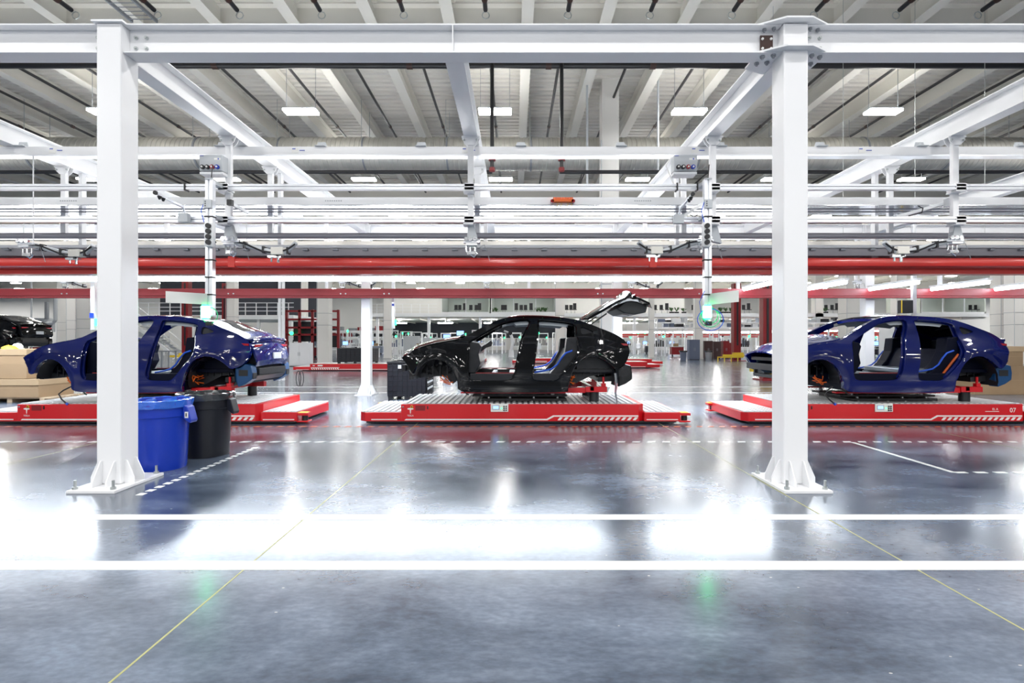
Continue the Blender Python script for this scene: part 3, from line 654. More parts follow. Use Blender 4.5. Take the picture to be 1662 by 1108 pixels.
# ------------------------------------------------------------------ automated carriers (AGV)
DX = 6.97
def make_agv():
    t = root('line_carrier', (.1, 10.2, 0), '', 'carrier')
    Y0, Y1 = 9.40, 11.12
    # parts of the body
    MB().prism([(-2.06, Y0), (2.26, Y0), (2.36, Y0 + .1), (2.36, Y1), (-2.06, Y1)], 'z', .05, .362).make('main_body', 'red', t, bevel=.006)
    MB().prism([(-2.82, Y0 + .10), (-2.72, Y0), (-2.06, Y0), (-2.06, Y1), (-2.80, Y1)], 'z', .05, .215).make('low_end', 'red', t, bevel=.006)
    MB().prism([(2.36, Y0), (3.02, Y0), (3.05, Y1 - .2), (2.95, Y1), (2.36, Y1)], 'z', .05, .215).make('low_end', 'red', t, bevel=.006)
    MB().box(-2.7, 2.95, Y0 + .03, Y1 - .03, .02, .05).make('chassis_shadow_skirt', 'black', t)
    for nm, a, c, z in (('deck_plate', -2.04, 2.24, .362), ('low_deck', -2.78, -2.07, .215), ('low_deck', 2.38, 3.0, .215)):
        q = MB().box(a, c, Y0 + .02, Y1 - .02, z, z + .004, 1)
        x = a + .01
        while x < c - .05: q.box(x, x + .06, Y0 + .03, Y1 - .03, z + .004, z + .016, 0); x += .105
        q.make(nm, ['plate', 'grey'], t)
    # wheels
    for x in (-1.6, 1.6):
        for y in (Y0 + .3, Y1 - .3): MB().cyl((x, y - .04, .05), (x, y + .04, .05), .05, 12).make('wheel', 'black', t, smooth=True)
    # scanners
    for (x, y, s_) in ((3.02, Y0 + .02, 1), (-2.86, Y1 - .22, -1)):
        MB().box(x - .02, x + .19, y, y + .2, .15, .20).box(x - .02, x + .19, y, y + .2, .03, .055).make('scanner_bracket', 'red', t, bevel=.008)
        MB().cyl((x + .10, y + .1, .055), (x + .10, y + .1, .15), .055, 14).make('scanner', 'black', t, smooth=True)
        MB().box(x - .01, x + .16, y + .01, y + .18, .20, .206).make('beacon_top', 'yellow', t)
    # stripes
    e = Y0 - .002
    MB().box(-2.60, -2.13, e, Y0, .075, .093).make('white_stripe', 'paper', t)
    MB().prism([(-2.0, .070), (.60, .070), (.72, .135), (2.25, .135), (2.25, .160), (.70, .160), (.585, .095), (-1.97, .095)], 'y', e, Y0).make('white_stripe', 'paper', t)
    MB().box(2.40, 2.97, e, Y0, .075, .090).make('white_stripe', 'paper', t)
    q = MB(); x = .78
    while x < 2.2: q.prism([(x, .070), (x + .055, .070), (x + .10, .125), (x + .045, .125)], 'y', e, Y0); x += .105
    q.make('hazard_stripes', 'paper', t)
    # control panel, buttons, recess
    MB().box(-.43, -.11, Y0 - .02, Y0, .225, .372).make('control_panel', 'paper', t, bevel=.004)
    MB().box(-.405, -.27, Y0 - .024, Y0 - .02, .265, .345).make('display_bezel', 'lgrey', t); MB().box(-.385, -.29, Y0 - .027, Y0 - .024, .28, .33).make('display', 'screen', t)
    q = MB()
    for i in range(2):
        for j in range(3): q.cyl((-.19 + i * .04, Y0 - .02, .255 + j * .035), (-.19 + i * .04, Y0 - .035, .255 + j * .035), .013, 8)
    q.make('push_buttons', 'black', t); MB().cyl((-.235, Y0 - .02, .29), (-.235, Y0 - .03, .29), .010, 8).make('green_button', 'greens', t)
    MB().box(-1.80, -1.62, Y0 - .003, Y0 + .0, .245, .338).make('recess_cover', 'maroon', t)
    MB().cyl((-1.865, Y0, .315), (-1.865, Y0 - .012, .315), .025, 14).make('ring_button', 'yellow', t); MB().cyl((-1.865, Y0 - .012, .315), (-1.865, Y0 - .02, .315), .015, 10).make('button_core', 'maroon', t)
    MB().cyl((-2.02, Y0, .315), (-2.02, Y0 - .01, .315), .016, 12).make('round_badge', 'chrome', t)
    MB().box(-1.585, -1.565, Y0 - .012, Y0, .27, .33).make('latch', 'black', t)
    # T emblem and word
    X0 = -1.89; zt = .285; pts = [(-.055, zt), (-.03, zt + .008), (0, zt + .010), (.03, zt + .008), (.055, zt), (.05, zt - .018), (.022, zt - .022), (.012, zt - .02), (.006, zt - .085), (0, zt - .10), (-.006, zt - .085), (-.012, zt - .02), (-.022, zt - .022), (-.05, zt - .018)]
    MB().prism([(X0 + a, z) for a, z in pts], 'y', e, Y0).make('emblem', 'paper', t)
    text('lettering', 'TESLA', .042, (X0, e, .140), t, 'paper')
    # scissor lift
    MB().prism([(-.62, 9.72), (.98, 9.72), (.98, 10.8), (-.62, 10.8)], 'z', .376, .43).make('lift_base', 'black', t, bevel=.008)
    MB().box(-.80, 1.0, 9.80, 10.76, .455, .49).make('lift_table', 'black', t, bevel=.008)
    q = MB()
    for x in (-.5, -.1, .35, .8): q.box(x, x + .03, 9.78, 9.82, .43, .455); q.box(x, x + .03, 10.6, 10.7, .43, .455)
    q.make('lift_links', 'bolt', t)
    q = MB()
    for x in (-.55, 0, .33, .85): q.cyl((x, 9.66, .376), (x, 9.66, .392), .02, 8)
    q.make('hold_down_bolts', 'bolt', t)
    MB().box(-1.0, .95, 9.62, 9.74, .535, .562).box(-1.0, .95, 10.82, 10.94, .535, .562).box(.95, 1.32, 9.62, 9.80, .545, .64).box(.95, 1.32, 10.76, 10.94, .545, .64).box(1.32, 1.72, 9.60, 9.72, .56, .66).box(1.32, 1.72, 10.84, 10.96, .56, .66).box(1.40, 1.48, 9.6, 10.96, .58, .66).make('support_frame', 'red', t, bevel=.006)
    for y in (9.66, 10.9): MB().cyl((1.66, y, .66), (1.66, y, .84), .022, 10).box(1.62, 1.70, y - .04, y + .04, .66, .72).make('locating_pin', 'red', t, bevel=.003)
    for x, y in ((.72, 9.8), (-.6, 9.8), (.72, 10.76), (-.6, 10.76)): MB().cyl((x, y, .49), (x, y, .54), .035, 10).make('lift_pad', 'lgrey', t)
    MB().cyl((1.5, 9.75, .376), (1.5, 9.75, .56), .09, 14).cyl((1.5, 10.8, .376), (1.5, 10.8, .56), .09, 14).make('rear_jack', 'black', t, smooth=True)
    return t
agv = make_agv(); agv['label'] = 'red low carrier under the black car body, with white stripes and control panel'; agv['group'] = 'red carriers on the near line'
a1 = copy_tree(agv); a1.location.x -= DX; a1['label'] = 'red low carrier under the left blue car body, behind the bins'
a3 = copy_tree(agv); a3.location.x += DX; a3['label'] = 'red low carrier numbered 07 under the right blue car body'
text('number', '07', .115, (.1 + DX + 1.98, 9.398, .215), a3, 'paper'); text('small_mark', 'EL A', .055, (.1 + DX + 1.66, 9.398, .255), a3, 'paper'); 
MB().box(8.55, 8.80, 9.398, 9.40, .225, .235).make('mark_underline', 'paper', a3)
FARA = [(-8.3 + -.0, 26.3, 'red carrier on the second line at left, carrying a black container'), (5.15, 29.0, 'red carrier on the second line right of the black car tail'), (6.6, 33.5, 'red carrier on the third line right of the black car tail'),
        (-5.1, 38, 'small distant red carrier seen through the front door gap of the black car, left one'), (2.8, 35.0, 'small distant red carrier seen through the rear door gap of the black car')]
def simple_agv(cx, cy, label):
    t = root('line_carrier', (cx, cy, 0), label, 'carrier', 'red carriers on the far lines')
    MB().box(cx - 2.1, cx + 2.3, cy, cy + 1.7, .05, .362).make('main_body', 'red', t, bevel=.01)
    MB().box(cx - 2.95, cx - 2.1, cy, cy + 1.7, .05, .215).make('low_end', 'red', t, bevel=.01); MB().box(cx + 2.3, cx + 3.0, cy, cy + 1.7, .05, .215).make('low_end', 'red', t, bevel=.01)
    MB().box(cx - 2.08, cx + 2.28, cy + .02, cy + 1.68, .362, .37).box(cx - 2.9, cx - 2.12, cy + .02, cy + 1.68, .215, .222).box(cx + 2.32, cx + 2.95, cy + .02, cy + 1.68, .215, .222).make('deck_plate', 'plate', t)
    q = MB(); x = cx - 2.0
    while x < cx - .6: q.prism([(x, .07), (x + .06, .07), (x + .02, .15), (x - .04, .15)], 'y', cy - .004, cy); x += .11
    q.box(cx - 2.05, cx - .6, cy - .004, cy, .16, .185).box(cx - .6, cx + 2.2, cy - .004, cy, .075, .10).box(cx - 2.8, cx - 2.15, cy - .004, cy, .07, .085)
    q.make('white_stripes', 'paper', t); MB().box(cx - 1.7, cx - 1.45, cy - .004, cy, .24, .31).box(cx - 1.95, cx - 1.85, cy - .004, cy, .25, .29).make('lettering_block', 'paper', t)
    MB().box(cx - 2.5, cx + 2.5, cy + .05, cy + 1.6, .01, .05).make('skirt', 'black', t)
for a in FARA: simple_agv(*a)

# ------------------------------------------------------------------ car bodies
SC = 9.35 / F
def U(px_): return (px_ - CX) * SC
def Zp(py): return H + (CY - py) * SC
P = lambda L_: [(U(a), Zp(b_)) for a, b_ in L_]
TOP = [(648, 581), (653, 577.5), (663, 573), (675, 567.5), (698, 560.5), (721, 556), (738, 553), (748, 549), (762, 541.5), (775, 534), (800, 521.5), (813, 516.5), (826, 513.2), (848, 511), (870, 511), (890, 511.8), (910, 513.2), (925, 515.3), (940, 518), (958, 524), (975, 531), (988, 536), (1000, 541), (1009, 546), (1016, 550.5)]
REAR = [(1021, 556), (1024, 562), (1025, 572), (1022, 582), (1016, 591), (1009, 596)]
RARCH = [(1003, 598), (998, 597), (991, 590.5), (982, 584), (970, 578.5), (958, 577.5), (946, 581.5), (937, 589), (930, 600), (925, 613), (922, 626), (921, 635.5)]
SILL = [(880, 637), (820, 637), (770, 636.5), (750, 634.5), (743, 630)]
FARCH = [(742, 618), (738, 606), (731, 595), (721, 586.5), (709, 582.5), (697, 584), (686, 590), (679, 598), (675, 606), (667, 606), (662, 597), (655, 588)]
FDOOR = [(760, 556), (768, 550), (785, 539.5), (805, 528.5), (820, 522), (843, 517.8), (857, 517.3), (861, 520), (860, 528), (853, 543), (848, 556), (844.5, 575), (841.5, 588), (838, 603), (833, 612), (825, 617), (795, 618.3), (768, 617.5), (760, 613), (757.5, 604), (758, 580)]
RDOOR = [(876, 518.3), (900, 519.3), (920, 521.5), (932, 524.3), (937, 528.5), (937.5, 545), (940, 556), (941, 568), (938, 578), (930, 589), (921, 600), (911, 611), (904, 616.5), (896, 618.5), (870, 617.5), (864, 613), (862.5, 605), (866, 588), (869.5, 565), (872, 545), (873.5, 528)]
QWIN = [(945, 530.5), (953, 531.5), (965, 537.5), (957, 540.5), (946, 541.5)]
def catmull(pts, closed=False, step=.03):
    out = []; n = len(pts)
    rng = range(n) if closed else range(n - 1)
    for i in rng:
        p0 = pts[(i - 1) % n] if closed or i > 0 else pts[0]; p1 = pts[i]; p2 = pts[(i + 1) % n]; p3 = pts[(i + 2) % n] if closed or i + 2 < n else pts[-1]
        d_ = math.dist(p1, p2); k = max(1, int(d_ / step))
        for j in range(k):
            t = j / k
            out.append(tuple(.5 * ((2 * p1[c]) + (-p0[c] + p2[c]) * t + (2 * p0[c] - 5 * p1[c] + 4 * p2[c] - p3[c]) * t * t + (-p0[c] + 3 * p1[c] - 3 * p2[c] + p3[c]) * t ** 3) for c in (0, 1)))
    if not closed: out.append(tuple(pts[-1]))
    return out
topc = catmull(P(TOP), step=.03)
def ztop(x):
    for a, b_ in zip(topc, topc[1:]):
        if a[0] <= x <= b_[0] + 1e-9: return a[1] + (b_[1] - a[1]) * (x - a[0]) / max(1e-6, b_[0] - a[0])
    return topc[0][1] if x < topc[0][0] else topc[-1][1]
RWX, FWX, WZ = U(964), U(709), Zp(617)
def hw(x, z):
    zb = 1.44
    if z < zb: v = .955 - .07 * ((z - .98) / .46) ** 2 if z > .98 else .955 - .03 * ((.98 - z) / .4) ** 2
    else: v = .885 - .24 * ((z - zb) / .53) ** 1.1
    if x < -.95: v -= .20 * ((-.95 - x) / 1.15) ** 2.2
    if x > 1.25: v -= .20 * ((x - 1.25) / .95) ** 2.2
    for cx_ in (RWX, FWX):
        r = math.hypot(x - cx_, z - WZ); v += .022 * math.exp(-((r - .46) / .07) ** 2)
    v -= .018 * math.exp(-((z - .78) / .06) ** 2) * (1 if -.9 < x < 1.0 else .3)
    if x > .9: v += .022 * math.exp(-((z - 1.33) / .07) ** 2) * min(1, (x - .9) / .4)
    return v
CYC = 10.28
def inside(p, poly):
    c = False; n = len(poly); x, y = p; j = n - 1
    for i in range(n):
        xi, yi = poly[i]; xj, yj = poly[j]
        if (yi > y) != (yj > y) and x < (xj - xi) * (y - yi) / (yj - yi) + xi: c = not c
        j = i
    return c
def side_mesh():
    outer = topc[:-1] + catmull(P([TOP[-1]] + REAR))[:-1] + catmull(P([REAR[-1]] + RARCH))[:-1] + catmull(P([RARCH[-1]] + SILL))[:-1] + catmull(P([SILL[-1]] + FARCH))
    holes = [catmull(P(h_), True) for h_ in (FDOOR, RDOOR, QWIN)]
    V = []; E = []
    for lp_ in [outer] + holes:
        k = len(V); n = len(lp_); V += [Vector(p_) for p_ in lp_]; E += [(k + i, k + (i + 1) % n) for i in range(n)]
    nb = len(V); g_ = .055
    x = -2.15
    while x < 2.3:
        z = .55
        while z < 2.05:
            p_ = (x, z)
            if inside(p_, outer) and not any(inside(p_, h_) for h_ in holes) and all((V[i].x - x) ** 2 + (V[i].y - z) ** 2 > .0005 for i in range(nb)): V.append(Vector(p_))
            z += g_
        x += g_
    vo, eo, fo, *_ = delaunay_2d_cdt(V, E, [], 0, 1e-5)
    fs = []
    for f in fo:
        c = sum((vo[i] for i in f), Vector((0, 0))) / len(f)
        if inside(c, outer) and not any(inside(c, h_) for h_ in holes): fs.append(f)
    return vo, fs, outer, holes
vo, fo, OUT, HOLES = side_mesh()
TH = .085
def side_part(sg):
    q = MB(); n = len(vo)
    vs = [(p_.x, CYC - sg * hw(p_.x, p_.y), p_.y) for p_ in vo] + [(p_.x, CYC - sg * (hw(p_.x, p_.y) - TH), p_.y) for p_ in vo]
    edges = {}
    for f in fo:
        for a, b_ in zip(f, f[1:] + f[:1] if isinstance(f, list) else tuple(f[1:]) + tuple(f[:1])): edges[(a, b_)] = edges.get((a, b_), 0) + 1
    fs = []
    for f in fo:
        f = tuple(f); fs.append(f if sg > 0 else f[::-1]); g2 = tuple(i + n for i in f); fs.append(g2[::-1] if sg > 0 else g2)
    q.add(vs, fs, 0)
    for (a, b_) in edges:
        if (b_, a) not in edges:
            f = (a, a + n, b_ + n, b_) ; q.f.append(f if sg > 0 else f[::-1]); q.m.append(0)
    return q
def loft_top(x0, x1, crown, nx=16, ny=14, inset=0.01, zf=None, wf=None):
    vs = []
    for i in range(nx + 1):
        x = x0 + (x1 - x0) * i / nx; zt = (zf or ztop)(x); h_ = (wf(x) if wf else hw(x, zt)) - inset
        for j in range(ny + 1):
            s_ = -1 + 2 * j / ny; vs.append((x, CYC + s_ * h_, zt - .004 + crown * (1 - s_ * s_)))
    return vs, [(i * (ny + 1) + j, (i + 1) * (ny + 1) + j, (i + 1) * (ny + 1) + j + 1, i * (ny + 1) + j + 1) for i in range(nx) for j in range(ny)]
def shell(vs, fs, th, dn=(0, 0, -1)):
    n = len(vs); d_ = Vector(dn) * th; v2 = [tuple(Vector(v) + d_) for v in vs]; edges = set()
    for f in fs:
        for a, b_ in zip(f, f[1:] + f[:1]): edges.add((a, b_))
    out = list(fs) + [tuple(i + n for i in f)[::-1] for f in fs]
    for (a, b_) in edges:
        if (b_, a) not in edges: out.append((b_, a, a + n, b_ + n))
    return list(vs) + v2, out
def make_car():
    t = root('car_body', (.1, CYC, .565), '', 'car')
    A = dict(smooth=True)
    side_part(1).make('body_side', 'paintk', t, **A)
    side_part(-1).make('body_side', 'paintk', t, **A)
    for sg in (1, -1):
        for hole, nm in ((FDOOR, 'front_door_frame'), (RDOOR, 'rear_door_frame')):
            hp = catmull(P(hole), True); n = len(hp); cxm = sum(a for a, _ in hp) / n
            ar = sum(hp[i][0] * hp[(i + 1) % n][1] - hp[(i + 1) % n][0] * hp[i][1] for i in range(n)); sgn_ = 1 if ar > 0 else -1
            vs = []
            for off, dep in ((-.012, .05), (.030, .06), (.030, .085), (-.012, .085)):
                for i in range(n):
                    a = Vector(hp[i - 2]); b_ = Vector(hp[(i + 2) % n]); d_ = (b_ - a).normalized(); nn = Vector((-d_.y, d_.x)) * sgn_
                    x, z = hp[i][0] + nn.x * off, hp[i][1] + nn.y * off
                    vs.append((x, CYC - sg * (hw(x, z) - dep), z))
            fs = [(k * n + i, k * n + (i + 1) % n, ((k + 1) % 4) * n + (i + 1) % n, ((k + 1) % 4) * n + i) for k in range(4) for i in range(n)]
            if (sgn_ > 0) != (sg > 0): fs = [q_[::-1] for q_ in fs]
            MB().add(vs, fs).make(nm, 'paintk', t, **A)
            MB().tube([(x, CYC - sg * (hw(x, z) - .006), z) for x, z in hp + hp[:1]], .009, 6).make('rolled_edge', 'paintk', t, **A)
        for L_ in (RARCH, FARCH):
            MB().tube([(x, CYC - sg * (hw(x, z) - .006), z) for x, z in catmull(P(L_))], .010, 6).make('arch_edge', 'paintk', t, **A)
        q_ = MB()
        for px_ in (820, 850, 882, 912, 936): q_.cyl((U(px_), CYC - sg * (hw(U(px_), ztop(U(px_)) - .035) - .01), ztop(U(px_)) - .035), (U(px_), CYC - sg * (hw(U(px_), ztop(U(px_)) - .035) + .003), ztop(U(px_)) - .035), .008, 6)
        q_.make('roof_clips', 'leaf', t)
    # roof
    v, f = loft_top(U(824), U(946), .045); v, f = shell(v, f, .02); MB().add(v, f).make('roof_glass', 'glass', t, **A)
    v, f = loft_top(U(826), U(944), .03, inset=.09); MB().add([(a, b_, c - .07) for a, b_, c in v], [q[::-1] for q in f] + f).make('headliner', 'headl', t, **A)
    for a, c in ((818, 830), (862, 872), (938, 950)):
        v, f = loft_top(U(a), U(c), .04, 3, 12); v, f = shell([(x, y, z - .025) for x, y, z in v], f, .05); MB().add(v, f).make('roof_bow', 'paintk', t, **A)
    # far/near light grey inner roof rails
    for sg in (1, -1):
        q = MB(); vs = []; K = 24
        for i in range(K + 1):
            x = U(812) + (U(936) - U(812)) * i / K; zt = ztop(x); 
            for (dz_, dy_) in ((-.05, .075), (-.10, .10), (-.17 if 4 < i < 22 else -.12, .085)):
                vs.append((x, CYC - sg * (hw(x, zt + dz_) - dy_ - .02), zt + dz_))
        q.add(vs, [(i * 3 + j, i * 3 + j + 1, (i + 1) * 3 + j + 1, (i + 1) * 3 + j) for i in range(K) for j in range(2)]); q.make('inner_roof_rail', 'headl', t, **A)
    # hood
    v, f = loft_top(U(652), U(744), .085, 18, 18, .015, wf=lambda x: hw(x, ztop(x)) - .02 - .10 * max(0, (-1.75 - x) / .35) ** 2)
    # nose drops across the width
    v = [(x - .10 * (1 - ((y - CYC) / .8) ** 2) * max(0, (-1.3 - x) / .75), y, z + (.03 if x > -1.9 else .0)) for x, y, z in v]
    v, f = shell(v, f, .025); MB().add(v, f).make('hood', 'paintk', t, **A)
    # cowl, dash, firewall
    MB().box(U(744), U(762), CYC - .74, CYC + .74, Zp(556), Zp(549)).make('cowl', 'inner', t, bevel=.01)
    MB().prism([(U(757), Zp(606)), (U(770), Zp(606)), (U(779), Zp(590)), (U(776), Zp(575)), (U(780), Zp(562)), (U(776), Zp(556)), (U(758), Zp(554))], 'y', CYC - .80, CYC + .80).make('firewall', 'inner', t, bevel=.012)
    MB().prism([(U(772), Zp(566)), (U(786), Zp(558)), (U(794), Zp(552)), (U(797), Zp(556)), (U(795), Zp(562)), (U(786), Zp(565)), (U(777), Zp(572))], 'y', CYC - .35, CYC - .18).make('steering_bracket', 'inner', t, bevel=.006)
    MB().cyl((U(776), CYC - .72, Zp(562)), (U(776), CYC + .72, Zp(562)), .035, 10).make('dash_beam', 'inner', t, **A)
    # floor pan
    MB().box(U(748), U(922), CYC - .82, CYC + .82, Zp(634), Zp(618)).make('floor_pan', 'inner', t, bevel=.01)
    q = MB()
    for a, c in ((795, 803), (826, 836), (876, 900)): q.box(U(a), U(c), CYC - .78, CYC + .78, Zp(618), Zp(608))
    q.make('seat_cross_members', 'silver', t, bevel=.012)
    for sg in (1, -1):
        MB().box(U(762), U(918), CYC - sg * .845 - .045, CYC - sg * .845 + .045, Zp(618), Zp(606)).make('inner_sill', 'inner', t, bevel=.01)
        MB().box(U(772), U(842), CYC - sg * .845 - .03, CYC - sg * .845 - .01, Zp(606), Zp(604.7)).make('red_cable_run', 'maroon', t)
        MB().prism([(U(868), Zp(560)), (U(858), Zp(560)), (U(846), Zp(612)), (U(862), Zp(612))], 'y', CYC - sg * .81 - .03, CYC - sg * .81 + .03).make('inner_pillar', 'inner', t, bevel=.01)
    # rear bulkhead: sloped structure
    for sg in (1, -1):
        ys = (CYC - sg * .80, CYC - sg * .56)
        MB().prism([(U(886), Zp(618)), (U(893), Zp(606)), (U(908), Zp(590)), (U(918), Zp(572)), (U(921), Zp(548)), (U(940), Zp(546)), (U(942), Zp(590)), (U(915), Zp(618))], 'y', min(ys), max(ys)).make('inner_wheelhouse', 'inner', t, bevel=.015)
        MB().tube([(U(868), ys[0] + sg * .03, Zp(605)), (U(885), ys[0] + sg * .02, Zp(602)), (U(896), ys[0] - sg * .01, Zp(599)), (U(905), ys[0] - sg * .02, Zp(592)), (U(912), ys[0] - sg * .02, Zp(581)), (U(919), ys[0] - sg * .02, Zp(573)), (U(930), ys[0] - sg * .02, Zp(569))], .016, 8).make('wiring_harness', 'harness', t, **A)
    MB().prism([(U(900), Zp(618)), (U(926), Zp(566)), (U(932), Zp(566)), (U(912), Zp(618))], 'y', CYC - .56, CYC + .56).make('rear_bulkhead', 'inner', t, bevel=.01)
    MB().box(U(928), U(1010), CYC - .66, CYC + .66, Zp(606), Zp(600)).make('boot_floor', 'inner', t, bevel=.01)
    split(MB().prism([(U(940), Zp(600)), (U(1012), Zp(600)), (U(1018), Zp(560)), (U(1000), Zp(551)), (U(940), Zp(545))], 'y', CYC - .60, CYC - .57).prism([(U(940), Zp(600)), (U(1012), Zp(600)), (U(1018), Zp(560)), (U(1000), Zp(551)), (U(940), Zp(545))], 'y', CYC + .57, CYC + .60), 'boot_side_lining', 'inner', t)
    # wheel housings
    for (cx_, r, nm, ang0, ang1) in ((RWX, .425, 'wheel_housing', -15, 200), (FWX - .0, .40, 'wheel_housing', -10, 178)):
        for sg in (1, -1):
            q = MB(); K = 22; yo = CYC - sg * (.83 if cx_ > 0 else .78); yi = CYC - sg * .50; vs = []
            for i in range(K + 1):
                a = math.radians(ang0 + (ang1 - ang0) * i / K); rr = r * (1 + .02 * (i % 2))
                for y, k in ((yo, 1), (yi, .93)): vs.append((cx_ + rr * k * math.cos(a), y, WZ + rr * k * math.sin(a)))
            fs = [(2 * i, 2 * i + 1, 2 * i + 3, 2 * i + 2) for i in range(K)]
            c0 = len(vs); vs.append((cx_, yi, WZ + .05))
            fs += [(2 * i + 1, c0, 2 * i + 3) for i in range(K // 2 - 9 + (0), K) if 3 <= i]
            q.add(vs, fs); q.make(nm, 'liner', t, **A)
            q = MB()
            for i in range(7):
                a = math.radians(25 + i * 20); x_, z_ = cx_ + r * .66 * math.cos(a), WZ + r * .66 * math.sin(a)
                q.cyl((x_, yi - sg * .0, z_), (x_, yi - sg * .025, z_), .03, 6, r2=.016)
            for i in range(5):
                a = math.radians(40 + i * 25); q.box(cx_ + r * .8 * math.cos(a) - .008, cx_ + r * .8 * math.cos(a) + .008, min(yi, yi - sg * .02), max(yi, yi - sg * .02), WZ + .05, WZ + r * .9 * math.sin(a))
            q.make('housing_ribs', 'liner', t)
    # front rails and structure
    for sg in (1, -1):
        MB().prism([(U(742), Zp(618)), (U(742), Zp(592)), (U(700), Zp(588)), (U(668), Zp(590)), (U(656), Zp(594)), (U(656), Zp(603)), (U(690), Zp(611)), (U(715), Zp(612)), (U(730), Zp(626))], 'y', min(CYC - sg * .50, CYC - sg * .42), max(CYC - sg * .50, CYC - sg * .42)).make('front_rail', 'inner', t, bevel=.012)
        MB().prism([(U(742), Zp(575)), (U(690), Zp(576)), (U(664), Zp(582)), (U(660), Zp(586)), (U(664), Zp(588)), (U(700), Zp(584)), (U(742), Zp(588))], 'y', min(CYC - sg * .72, CYC - sg * .60), max(CYC - sg * .72, CYC - sg * .60)).make('upper_rail', 'inner', t, bevel=.012)
        MB().cyl((U(712), CYC - sg * .55, Zp(592)), (U(712), CYC - sg * .55, Zp(566)), .13, 16, r2=.10).make('strut_tower', 'inner', t, **A)
        MB().box(U(650), U(666), min(CYC - sg * .5, CYC - sg * .38), max(CYC - sg * .5, CYC - sg * .38), Zp(602), Zp(594)).make('crash_box', 'black', t, bevel=.006)
    MB().box(U(646), U(652), CYC - .58, CYC + .58, Zp(604), Zp(593)).box(U(656), U(664), CYC - .52, CYC + .52, Zp(618), Zp(612)).box(U(656), U(662), CYC - .5, CYC - .44, Zp(614), Zp(600)).box(U(656), U(662), CYC + .44, CYC + .5, Zp(614), Zp(600)).make('front_bumper_beam', 'black', t, bevel=.008)
    MB().box(U(656), U(661), CYC - .60, CYC + .60, Zp(588), Zp(582)).make('radiator_support', 'black', t, bevel=.006)
    # rear end
    MB().prism([(U(1010), Zp(624)), (U(1010), Zp(594)), (U(1021), Zp(592)), (U(1022), Zp(612)), (U(1016), Zp(624))], 'y', CYC - .62, CYC + .62).make('tail_panel', 'inner', t, bevel=.012)
    MB().box(U(1022), U(1031), CYC - .56, CYC + .56, Zp(610), Zp(599)).make('rear_bumper_beam', 'black', t, bevel=.01)
    MB().prism([(U(975), Zp(622)), (U(1022), Zp(620)), (U(1029), Zp(612)), (U(1027), Zp(609)), (U(975), Zp(614))], 'y', CYC - .60, CYC + .60).make('rear_undertray', 'black', t, bevel=.008)
    for sg in (1, -1):
        yo_, yi_ = CYC - sg * .79, CYC - sg * .60; y0_, y1_ = min(yo_, yi_), max(yo_, yi_)
        br = MB().prism([(U(1001), Zp(598)), (U(1009), Zp(597)), (U(1017), Zp(591)), (U(1027), Zp(594)), (U(1029), Zp(606)), (U(1028), Zp(617)), (U(1018), Zp(624)), (U(1006), Zp(629)), (U(1001), Zp(617))], 'y', y0_, y1_).make('bumper_side_bracket', 'paintk', t, bevel=.012)
        MB().box(U(1007), U(1022), min(yo_, yo_ - sg * .004), max(yo_, yo_ - sg * .004), Zp(611), Zp(601)).make('bracket_opening', 'black', br)
        MB().box(U(1028.5), U(1029.5), y0_ + .03, y1_ - .03, Zp(616), Zp(606)).make('bracket_opening', 'black', br)
        qg = [(U(a) , Zp(b_)) for a, b_ in ((942, 528.5), (954, 530), (969, 537.5), (958, 543), (943, 543.5))]
        g0 = MB(); g0.add([(x, CYC - sg * (hw(x, z) - .03), z) for x, z in qg] + [(x, CYC - sg * (hw(x, z) - .036), z) for x, z in qg], [(0, 1, 2, 3, 4), (9, 8, 7, 6, 5)]); g0.make('quarter_glass', 'glass', t)
        ap = [(U(a), Zp(b_)) for a, b_ in ((660, 588), (700, 578), (744, 574), (744, 618), (724, 616), (700, 612), (674, 611), (662, 604))]
        MB().prism(ap, 'y', min(CYC - sg * .47, CYC - sg * .44), max(CYC - sg * .47, CYC - sg * .44)).make('inner_apron', 'liner', t, bevel=.008)
        yl = CYC - sg * (hw(U(1014), Zp(559)) + .004)
        MB().prism([(U(1009), Zp(557)), (U(1021), Zp(557.5)), (U(1022), Zp(561)), (U(1013), Zp(560.5))], 'y', min(yl, yl + sg * .05), max(yl, yl + sg * .05)).make('tail_light', 'lens', t)
    # orange high-voltage cables
    for (a, c) in ((718, 622), (928, 620)):
        q = MB()
        for k in range(3):
            rr = random.Random(k + a)
            q.tube([(U(a) + rr.uniform(-.1, .1), CYC - .62 + rr.uniform(-.1, .1), Zp(c) + .10 - i * .035 + rr.uniform(-.03, .03)) for i in range(5)], .010, 6)
        q.tube([(U(a - 8), CYC - .6, Zp(c - 8)), (U(a), CYC - .66, Zp(c - 1)), (U(a + 8), CYC - .62, Zp(c + 1)), (U(a + 14), CYC - .62, Zp(c))] if a < 800 else [(U(a - 3), CYC - .7, Zp(c - 10)), (U(a + 2), CYC - .75, Zp(c)), (U(a + 4), CYC - .72, Zp(c - 8))], .012, 6)
        q.make('orange_cables', 'orange', t, **A)
    MB().tube([(U(750), CYC - .8, Zp(634)), (U(756), CYC - .82, Zp(640)), (U(760), CYC - .84, Zp(641))], .012, 6).make('hanging_lead', 'black', t)
    # tail gate, origin at hinge
    hx, hz = U(946), Zp(519.5)
    ht = bpy.data.objects.new('tailgate', None)
    ws = lambda x: hw(x, ztop(x)) - .03
    rows_ = []
    for i in range(15):
        x = U(948) + (U(1012) - U(948)) * i / 14; rows_.append((x, ztop(x) + .0, ws(x), .05))
    tail = [(1019, 550.5, .70), (1026, 549.5, .68), (1027, 552, .68), (1021, 557, .68), (1026, 563, .69), (1029, 572, .69), (1031, 580, .68), (1033, 587, .66), (1030, 593, .64)]
